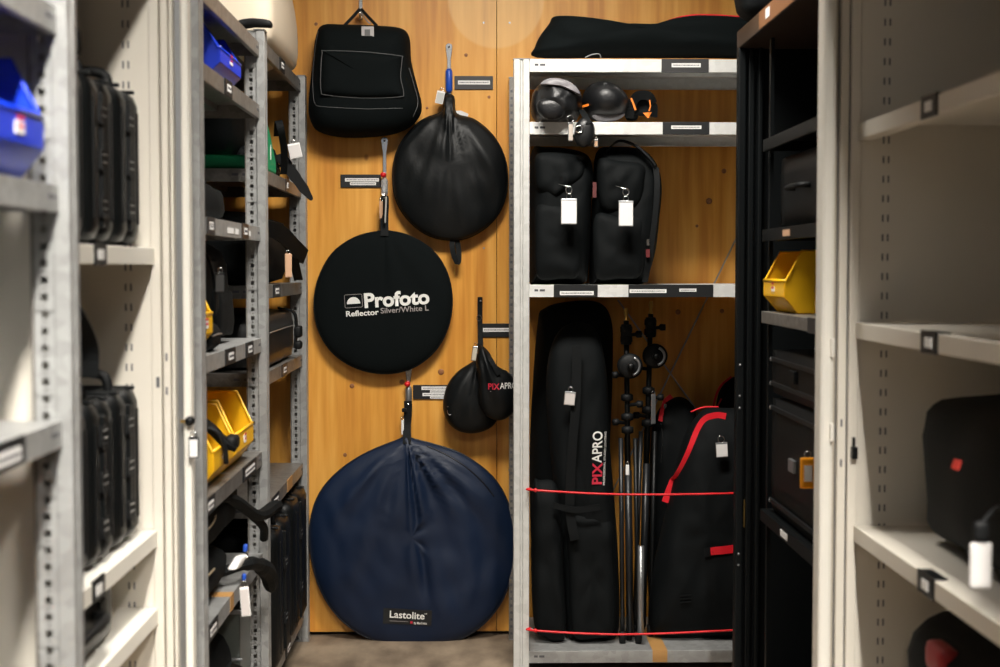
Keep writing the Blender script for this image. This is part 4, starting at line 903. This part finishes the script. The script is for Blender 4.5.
p = PY(579, 129, 4.645); MB().tube([(p.x+.011*math.cos(a), 4.65, p.z+.011*math.sin(a)) for a in [k*PI/8 for k in range(16)]], .003, 6, True).build('chrome_ring', CHR, lp, smooth=True)
free_tag('beige key tag hanging over the second shelf lip below the round sling bag', 570.5, 115, 4.64, .017, .060, 0, .35, GREYM, mat('beige_paper3', (.55, .48, .42), .5), .012)
free_tag('short beige key tag peeping out behind the small flap pouch', 596, 137, 4.69, .014, .026, 0, .0, GREYM, KRAFT, .004)
# two kit bags on shelf 3
ZK = RZ['third']+.002
kb = thing('kit_bag', 'left upright black kit bag with a white tag on the third rack shelf', 'bag', tuple(PY(560, 284, 4.9)))
ol = oz([(532, 150), (545, 147), (570, 149), (588, 156), (593, 175), (591, 200), (590, 240), (588, 270), (584, 284), (560, 286), (536, 286), (529.5, 280), (529, 240), (530, 190)], 4.87); ol = [(x, max(z, ZK)) for x, z in ol]
o, sfk = pillow('bag_body', ol, 5.12, .40, FAB, kb, power=5, per=4, rings=16, yedge=.6, fn=lambda x, z, s: .012*noise.noise(Vector((x*12, z*9, 3)))+.005*noise.noise(Vector((x*30, z*24, 3))))
fl = oz([(537, 154), (560, 152), (582, 158), (585, 172), (578, 182), (560, 196), (552, 198), (538, 190), (535, 172)], 4.72); cxg, czg = fl[2][0]-.05, fl[2][1]-.06
pillow('top_flap', fl, sfk(cxg, czg, 0)+.045, .065, FAB, kb, power=4, per=4, fn=lambda x, z, s: .012*noise.noise(Vector((x*26, z*22, 5))))
fl = oz([(538, 205), (560, 203), (580, 205), (582, 240), (579, 275), (560, 279), (538, 277), (535, 240)], 4.72)
pillow('front_pocket', fl, sfk(cxg, czg, 0)+.04, .055, FAB, kb, power=5, per=4, fn=lambda x, z, s: .010*noise.noise(Vector((x*16, z*18, 8))))
kb2 = thing('kit_bag', 'right upright black kit bag with a white tag and strap on the third rack shelf', 'bag', tuple(PY(625, 284, 4.9)))
ol = oz([(597, 152), (612, 147), (640, 149), (655, 162), (661, 185), (659, 215), (655, 250), (648, 275), (642, 285), (620, 286.5), (596, 286), (590.5, 282), (591.5, 240), (594, 190)], 4.88); ol = [(x, max(z, ZK)) for x, z in ol]
o, sfk2 = pillow('bag_body', ol, 5.12, .38, FAB, kb2, power=5, per=4, rings=16, yedge=.6, fn=lambda x, z, s: .012*noise.noise(Vector((x*12, z*9, 13)))+.005*noise.noise(Vector((x*30, z*24, 3))))
cxg, czg = PY(622, 220, 4.74).x, PY(622, 220, 4.74).z
fl = oz([(600, 158), (620, 160), (644, 164), (646, 180), (640, 205), (620, 212), (603, 208), (598, 180)], 4.72)
pillow('top_flap', fl, sfk2(cxg, czg, 0)+.045, .065, FAB, kb2, power=4, per=4, fn=lambda x, z, s: .010*noise.noise(Vector((x*26, z*22, 15))))
fl = oz([(597, 214), (620, 216), (644, 214), (645, 240), (642, 275), (620, 279), (598, 278), (594, 245)], 4.72)
pillow('front_pocket', fl, sfk2(cxg, czg, 0)+.04, .055, FAB, kb2, power=5, per=4, fn=lambda x, z, s: .010*noise.noise(Vector((x*16, z*18, 18))))
s_ = MB(); loop(s_, [PY(606, 152, 4.80), PY(618, 141, 4.78), PY(634, 145, 4.76), PY(648, 157, 4.74), PY(655, 166, 4.735)], (0, 1, 0), .03, .006); s_.build('carry_strap', WEB, kb2)
s_ = MB(); loop(s_, [PY(656, 168, 4.74), PY(657, 190, 4.72), PY(654, 225, 4.715), PY(648, 265, 4.72), PY(645, 282, 4.75)], (1, 0, 0), .018, .006); s_.build('side_strap', WEB, kb2)
c = PY(648, 243, 4.70); MB().box(c.x-.004, c.x+.004, 4.70, 4.708, c.z-.008, c.z+.012).build('zip_pull', CHR, kb2)
c = PY(648, 253, 4.70); MB().box(c.x-.006, c.x+.006, 4.70, 4.708, c.z-.014, c.z+.012).build('red_pull', mat('dull_red', (.12, .01, .012), .6), kb2)
c = PY(595, 188, 4.70); MB().box(c.x-.006, c.x+.006, 4.715, 4.725, c.z-.03, c.z+.02).build('red_pull', mat('dull_red2', (.10, .02, .02), .6), kb)
def clip(px, py, Y, parent):
    mb = MB(); p = PY(px, py, Y)
    mb.tube([(p.x+.010*math.cos(a)+.003, Y, p.z+.012*math.sin(a)) for a in [k*PI/6 for k in range(12)]], .002, 6, True)
    mb.tube([(p.x-.03, Y+.01, p.z+.02), (p.x-.005, Y, p.z+.012), (p.x+.012, Y, p.z+.004)], .0018, 5)
    mb.build('snap_clip', CHR, parent, smooth=True)
clip(568, 190, 4.655, kb); clip(625, 192, 4.655, kb2)
free_tag('white tag in a clear sleeve hanging from the left kit bag', 569, 194, 4.645, .052, .082, 0, 0, GREYM, WHT, .008)
free_tag('white tag in a clear sleeve hanging from the right kit bag', 626, 196, 4.645, .048, .082, 0, 0, GREYM, WHT, .008)
# tall bags on the floor shelf
ZF = RZ['floor']+.002
tb = thing('stand_bag', 'tall dark bag against the left post behind the lettered stand bag', 'bag', tuple(PY(560, 636, 4.95)))
ol = oz([(537, 330), (545, 308), (575, 301), (600, 303), (611, 318), (613, 350), (611, 420), (606, 500), (590, 600), (570, 622), (552, 625), (538, 612), (532, 560), (530, 450)], 5.05); ol = [(x, max(z, ZF)) for x, z in ol]
i0 = min(range(len(ol)), key=lambda k: ol[k][1]); 
ol = [(x, z if z > .25 else max(ZF, z-.02)) for x, z in ol]
o, sft = pillow('bag_body', ol, 5.17, .22, FAB, tb, power=4, per=5, rings=16, yedge=.5, fn=lambda x, z, s: .018*noise.noise(Vector((x*9, z*4, 3)))+.006*noise.noise(Vector((x*24, z*12, 3))))
tb2 = thing('stand_bag', 'tall black stand bag with red and white sideways lettering on the rack floor', 'bag', tuple(PY(590, 640, 4.85)))
ol = oz([(546, 400), (550, 350), (566, 325), (594, 328), (606, 370), (610, 450), (614, 500), (618, 560), (619, 620), (614, 642), (596, 647), (575, 645), (567, 630), (562, 560), (553, 480)], 4.86); ol = [(x, max(z, ZF)) for x, z in ol]
o, sft2 = pillow('bag_body', ol, 4.93, .15, FAB, tb2, power=4, per=5, rings=16, yedge=.5, fn=lambda x, z, s: .010*noise.noise(Vector((x*10, z*6, 23)))+.007*noise.noise(Vector((x*26, z*13, 23))))
fl = oz([(569, 520), (590, 517), (612, 522), (615, 560), (616, 630), (596, 641), (574, 637), (570, 580)], 4.76); cxg, czg = PY(592, 580, 4.78).x, PY(592, 580, 4.78).z
pillow('lower_pocket', fl, sft2(cxg, czg, 0)+.03, .045, FAB, tb2, power=5, per=4, fn=lambda x, z, s: .010*noise.noise(Vector((x*26, z*16, 33))))
tb3 = thing('stand_bag', 'third slim dark bag in the lower left corner of the rack floor', 'bag', tuple(PY(548, 636, 4.82)))
ol = oz([(533, 485), (540, 480), (556, 484), (561, 520), (564, 580), (566, 622), (558, 632), (545, 628), (534, 615), (531, 550)], 4.82); ol = [(x, max(z, ZF)) for x, z in ol]
ol = [(x, z if z > .2 else max(ZF, z-.03)) for x, z in ol]
pillow('bag_body', ol, 4.88, .12, FAB, tb3, power=4, per=5, rings=14, yedge=.5, fn=lambda x, z, s: .010*noise.noise(Vector((x*12, z*9, 43)))+.006*noise.noise(Vector((x*26, z*13, 3))))
s_ = MB()
loop(s_, [PY(577, 345, 4.76), PY(576, 400, 4.75), PY(572, 450, 4.75), PY(570, 510, 4.755), PY(575, 540, 4.75)], (1, 0, 0), .03, .005)
s_.build('shoulder_strap', WEB, tb2)
s_ = MB(); loop(s_, [PY(553, 505, 4.745), PY(575, 510, 4.745), PY(600, 507, 4.745)], (0, 0, 1), .02, .004); s_.build('webbing_strap', WEB, tb2)
def on_tb(px, py):
    c = PY(px, py, 4.77)
    def f(u, v):
        r_ = math.radians(2); uu = u*math.cos(r_); x = c.x-v+u*math.sin(r_)*.9; z = c.z+uu; return (x, sft2(x, z, .003), z)
    return f
fitted('PIX', .046, fit(22, 4.76), REDPR, tb2, on_tb(598, 474.5), .0012)
fitted('APRO', .046, fit(32, 4.76), WHTP, tb2, on_tb(598, 447), .0008)
fitted('PROFESSIONAL STUDIO LIGHTING', .010, fit(54, 4.76), WHTP, tb2, on_tb(605.3, 459), .0001)
free_tag('white tag hanging on the tall bags below the third rack shelf', 571, 387, 4.735, .037, .046, math.radians(6), 0, GREYM, mat('soft_white3', (.62, .58, .56), .5), .008)
# light stands
def light_stand(lab, px, ytop, lean, hy, YY):
    base = PY(px+lean, 634, YY); top = PY(px, ytop, YY+.07)
    t = thing('light_stand', lab, 'stand', (base.x, base.y, ZF), group='folded stands in the rack')
    def at(f_): return Vector((base.x, base.y, ZF+.03)).lerp(Vector(top), f_)
    MB().tube([at(0), at(.5)], .0125, 10).build('lower_column', DALLOY, t, smooth=True)
    MB().tube([at(.5), at(.96)], .009, 10).build('upper_column', PLB, t, smooth=True)
    MB().tube([at(.96), at(.975), at(.985), at(1)], [.008, .005, .008, .006], 10).build('spigot', GOLD, t, smooth=True)
    for f_ in (.62, .66, .72, .90, .93): MB().tube([at(f_-.008), at(f_-.004), at(f_+.012), at(f_+.016)], [.012, .021, .021, .012], 12).build('collar', RUB, t, smooth=True)
    for f_, s in ((.645, -1), (.915, 1), (.79, -1), (.70, 1)):
        p = at(f_); MB().tube([p, p+Vector((.028*s, -.012, .004)), p+Vector((.034*s, -.014, .005)), p+Vector((.05*s, -.018, .005))], [.006, .006, .012, .011], 8).build('wing_knob', RUB, t, smooth=True)
    c = PY(px+4, hy, YY)
    MB().lathe([(.012, .03), (.036, .026), (.042, .012), (.042, -.008), (.034, -.016), (.012, -.02)], c, 28, 'y').build('grip_head', RUB, t, smooth=True)
    MB().tube([c+Vector((.030*math.cos(a), -.018, .030*math.sin(a))) for a in [math.radians(k) for k in range(-75, 80, 12)]], .0045, 6).build('head_arc', GREYM, t, smooth=True)
    MB().tube([c+Vector((0, -.015, 0)), c+Vector((0, -.035, 0)), c+Vector((0, -.04, 0))], [.012, .012, .006], 10).build('head_knob', PLB, t, smooth=True)
    MB().soft(at(.955)+Vector((.0, -.002, -.04)), (.018, .018, .035), .006, 5).build('socket_block', RUB, t)
    for dx, dy in ((-.024, -.012), (.024, -.016), (0, .028)):
        a = at(.60)+Vector((dx, dy, 0)); b_ = Vector((base.x+dx*1.1, base.y+dy, ZF+.02))
        lg = MB().tube([a, b_], .008, 8).build('leg', DALLOY if dx < 0 else PLB, t, smooth=True)
        MB().tube([b_+Vector((0, 0, .02)), b_, b_-Vector((0, 0, .02))], [.011, .013, .010], 8).build('rubber_foot', RUB, lg, smooth=True)
light_stand('left folded light stand with a round grip head in the rack', 626, 308, 4, 366, 4.81)
light_stand('right taller folded light stand with a round grip head in the rack', 651, 301, -9, 356, 4.90)
free_tag('narrow silver tag hanging on the right light stand', 653.5, 391, 4.80, .016, .10, 0, .3, GREYM, GREYM, .006)
free_tag('narrow white tag low on the left light stand', 627.5, 462, 4.775, .012, .035, 0, 0, WHT, WHT, .005)
t = MB().tube([PY(641, 546, 4.77), PY(640.5, 632, 4.77)], .011, 10).build('steel_bar', GREYM, None, smooth=True)
tag(t, 'short grey steel tube standing before the right light stand', 'tube')
# red trimmed bags
ra = thing('tripod_bag', 'black bag with short red zip edge standing beside the right light stand', 'bag', tuple(PY(668, 620, 4.98)))
ol = oz([(652, 440), (657, 415), (667, 402), (680, 397), (691, 403), (697, 420), (700, 500), (700, 600), (690, 625), (665, 628), (652, 610), (647, 540)], 5.07); ol = [(x, z if z > .2 else max(ZF, z-.03)) for x, z in ol]
o, sfr = pillow('bag_body', ol, 5.17, .17, FAB, ra, power=3.5, per=5, rings=14, yedge=.5, fn=lambda x, z, s: .012*noise.noise(Vector((x*12, z*6, 53))))
rp = [PY(a, b_, 4.95) for a, b_ in ((664, 424), (666.5, 414), (671, 405), (677, 399.5))]
MB().strap([Vector((p.x, sfr(p.x, p.z, .004), p.z)) for p in cr(rp, 5, False)], (1, 0, -.4), .020, .003).build('red_edge', RED, ra)
rp = [PY(a, b_, 4.95) for a, b_ in ((664, 426), (665, 440), (663, 465))]
MB().tube([Vector((p.x, sfr(p.x, p.z, .002), p.z)) for p in cr(rp, 5, False)], .002, 5).build('zip', CHR, ra)
c = PY(671, 411, 4.9); yy = sfr(c.x, c.z, .006); MB().box(c.x-.004, c.x+.006, yy-.002, yy+.002, c.z-.006, c.z+.01).build('zip_pull', CHR, ra)
rb2 = thing('tripod_bag', 'big black bag with a long red diagonal strip at the right of the rack floor', 'bag', tuple(PY(705, 640, 4.85)))
ol = oz([(676, 470), (684, 440), (694, 420), (706, 409), (725, 408), (755, 412), (775, 440), (780, 540), (775, 625), (740, 640), (700, 640), (660, 632), (649, 620), (652, 580), (662, 530)], 4.88); ol = [(x, z if z > .2 else max(ZF, z-.02)) for x, z in ol]
o, sfb = pillow('bag_body', ol, 5.0, .23, FAB, rb2, power=4, per=5, rings=18, yedge=.5, fn=lambda x, z, s: .010*noise.noise(Vector((x*10+z*3, z*6, 63)))+.007*noise.noise(Vector((x*22, z*18, 3))))
def band(pxs, wd, par, m_, nm, sfn, W=(1, 0, .25), Y=4.80):
    pts = cr([PY(a, b_, Y) for a, b_ in pxs], 6, False); wl = [wd[0]+(wd[1]-wd[0])*i/(len(pts)-1) for i in range(len(pts))] if isinstance(wd, tuple) else wd
    MB().strap([Vector((p.x, sfn(p.x, p.z, .005), p.z)) for p in pts], W, wl, .003).build(nm, m_, par)
band(((727, 418), (717, 417), (706, 421), (698, 433), (690, 452), (681, 474), (673, 492), (668, 506)), (.028, .022), rb2, RED, 'red_strip', sfb, None)
MB().tube([Vector((p.x, sfb(p.x, p.z, -.004), p.z)) for p in cr([PY(a, b_, 4.82) for a, b_ in ((694, 414), (706, 409.5), (722, 409))], 5, False)], .003, 5).build('red_piping', RED, rb2, smooth=True)
band(((709, 549.5), (718, 548.5), (728, 547.5), (745, 546)), .026, rb2, RED, 'red_handle_band', sfb, (0, 0, 1))
band(((703, 551), (709, 550), (712, 549)), .03, rb2, WEB, 'handle_end', sfb, (0, 0, 1))
for k in range(3): band(((679, 594+k*3.5), (690, 593+k*3.5)), .004, rb2, WEB, 'stitched_rib', sfb, (0, 0, 1))
rc3 = thing('tripod_bag', 'black bag with thin red edging behind the cabinet edge at the rack right', 'bag', tuple(PY(735, 440, 5.0)))
ol = oz([(721, 470), (716, 430), (717, 400), (724, 384), (738, 376), (755, 384), (762, 420), (762, 560), (750, 600), (725, 600), (721, 540)], 5.10); ol = [(x, z if z > .22 else ZF) for x, z in ol]
o, sfc = pillow('bag_body', ol, 5.15, .10, FAB, rc3, power=3.5, per=5, rings=12, yedge=.5)
MB().tube([Vector((p.x, 5.10, p.z)) for p in cr([PY(a, b_, 5.05) for a, b_ in ((716, 440), (715.5, 415), (718, 398), (724, 386), (734, 378))], 5, False)], .004, 6).build('red_piping', RED, rc3, smooth=True)
MB().tube([Vector((p.x, sfc(p.x, p.z, .003), p.z)) for p in cr([PY(a, b_, 5.02) for a, b_ in ((721, 435), (720, 412), (724, 400))], 5, False)], .003, 6).build('red_piping', RED, rc3, smooth=True)
free_tag('white tag hanging on the big red striped bag', 721, 436, 4.74, .040, .050, math.radians(-4), 0, GREYM, WHT, .011)
# elastic cords
for zz, lab in (((488, 491.5, 491), 'red elastic cord stretched across the rack at mid height of the bags'), ((627, 630, 626.5), 'red elastic cord stretched across the rack near its floor shelf')):
    a = PY(530, zz[0], 4.712); m1 = PY(620, zz[1]+.5, 4.712); b_ = PY(733, zz[2], 4.712); c = Vector((RX1+.012, 4.70, b_.z+.01))
    t = thing('elastic_cord', lab, 'cord', tuple(a), group=None)
    y_ = 4.665
    pts = cr([Vector((a.x+.002, 4.70, a.z)), Vector((a.x+.012, y_, a.z)), Vector((m1.x, y_-.004, m1.z)), Vector((b_.x, y_, b_.z)), c], 6, False)
    MB().tube(pts, .0036, 6).build('cord', REDP, t, smooth=True)
    MB().tube([Vector((a.x-.004, 4.70, a.z)), Vector((a.x+.004, 4.69, a.z)), Vector((a.x+.012, 4.67, a.z))], .002, 5).build('end_hook', CHR, t)
    MB().lathe([(.002, .007), (.007, .003), (.007, -.003), (.002, -.007)], (a.x+.016, y_, a.z), 10).build('cord_knot', REDP, t, smooth=True)
# ------------------------------------------------------------------ black cabinet contents
def rackcase(lab, x0, x1, y0, y1, z0, z1):
    t = thing('flight_case', lab, 'case', ((x0+x1)/2, (y0+y1)/2, z0))
    MB().soft(((x0+x1)/2, (y0+y1)/2, (z0+z1)/2), ((x1-x0)/2, (y1-y0)/2, (z1-z0)/2), .014, 6).build('case_body', PLB, t, smooth=True)
    e = MB()
    for z in (z0+.03, z1-.03): e.box(x0-.004, x0+.002, y0+.012, y1-.012, z-.006, z+.006)
    e.build('edge_rail', mat('dark_rail', (.03, .032, .034), .35, .6), t, bevel=.001)
    for yy in (y0+.03, y1-.03):
        for z in (z0+.03, z1-.03): MB().lathe([(.006, -.006), (.004, -.008)], (x0, yy, z), 8, 'x').build('rivet', GREYM, t)
    MB().box(x0-.010, x0, (y0+y1)/2-.03, (y0+y1)/2+.03, (z0+z1)/2-.012, (z0+z1)/2+.02).build('latch', GREYM if z1-z0 > .2 else PLB, t, bevel=.002)
rackcase('small black case on the top of the tall stack in the black cabinet', .80, 1.2, 3.30, 3.90, .99, 1.115)
rackcase('tall black case with a metal latch under the small one in the black cabinet', .80, 1.2, 3.30, 3.90, .6745, .985)
t = thing('equipment_case', 'dark case in the shadow of the upper black cabinet shelf', 'case', (1.0, 3.6, 1.435)); MB().soft((1.0, 3.58, 1.53), (.19, .28, .093), .015, 6).build('case_body', PLB, t, smooth=True)
MB().tube(cr([(.81, 3.5, 1.53), (.785, 3.51, 1.53), (.785, 3.65, 1.53), (.81, 3.66, 1.53)], 4, False), .007, 8).build('handle', RUB, t, smooth=True)
p = PX(808, 450, .79); t2 = thing('key_tag', 'orange key tag with white insert hanging in the black cabinet', 'key tag', (.785, p.y-.02, p.z)); MB().tube([(.008*math.cos(a*PI/6), 0, -.008+.008*math.sin(a*PI/6)) for a in range(12)], .0013, 5, True).build('key_ring', CHR, t2, local=True, smooth=True)
MB().soft((0, 0, -.052), (.018, .003, .037), .012, 10).build('tag_body', ORG, t2, local=True, smooth=True)
MB().box(-.009, .010, -.0040, -.003, -.072, -.034).build('paper_insert', WHT, t2, local=True)
# ------------------------------------------------------------------ right beige cabinet contents
t = thing('backpack', 'large black backpack with a tiny red logo in the beige cabinet', 'bag', (1.05, 2.6, .777))
MB().soft((1.105, 2.66, .93), (.20, .27, .145), .055, 12, bulge=(.015, .012, .012), amp=.012, fr=7).build('bag_body', FAB, t, smooth=True)
MB().soft((1.12, 2.50, 1.08), (.13, .13, .05), .04, 8, amp=.01, fr=9).build('top_pocket', FAB, t, smooth=True)
p = PY(959, 466, 2.375); MB().prism([(p.x-.004, 2.374, p.z-.007), (p.x-.001, 2.374, p.z-.007), (p.x+.004, 2.374, p.z+.008), (p.x+.001, 2.374, p.z+.008)], (0, .03, 0)).build('red_logo', mat('dim_red', (.45, .03, .02), .5), t)
p = PY(981, 530, 2.2); t2 = thing('key_tag', 'large white key tag with a black clip hanging in front of the beige cabinet shelf', 'key tag', (p.x, 2.2, p.z))
PG = mat('pale_grey_plastic', (.55, .53, .52), .5)
MB().soft((0, 0, -.055), (.017, .003, .036), .013, 10).build('tag_body', PG, t2, local=True, smooth=True)
MB().tube([(.008*math.cos(a*PI/6), 0, -.010+.009*math.sin(a*PI/6)) for a in range(12)], .0013, 5, True).build('key_ring', CHR, t2, local=True, smooth=True)
MB().soft((0, 0, -.002), (.012, .008, .016), .006, 5).build('black_clip', RUB, t2, local=True, smooth=True)
MB().tube(cr([(0, 0, .01), (.03, .02, .03), (.06, .07, .02)], 4, False), .004, 6).build('cord', RUB, t2, local=True, smooth=True)
t = thing('duffel_bag', 'black duffel bag with red patch at the bottom right corner', 'bag', (1.05, 2.6, .362))
MB().soft((1.07, 2.62, .505), (.215, .27, .14), .08, 12, bulge=(.01, .01, .02), amp=.018, fr=7).build('bag_body', FAB, t, smooth=True)
s_ = MB(); s_.strap(cr([(.845, 2.45, .59), (.865, 2.36, .625), (.95, 2.33, .65), (1.05, 2.34, .66)], 6, False), (0, .3, 1), .035, .006); s_.build('grey_strap', mat('grey_webbing', (.05, .055, .06), .6), t)
MB().soft((.872, 2.66, .60), (.02, .05, .028), .012, 6).build('red_patch', mat('dull_red3', (.3, .01, .015), .5), t, smooth=True)
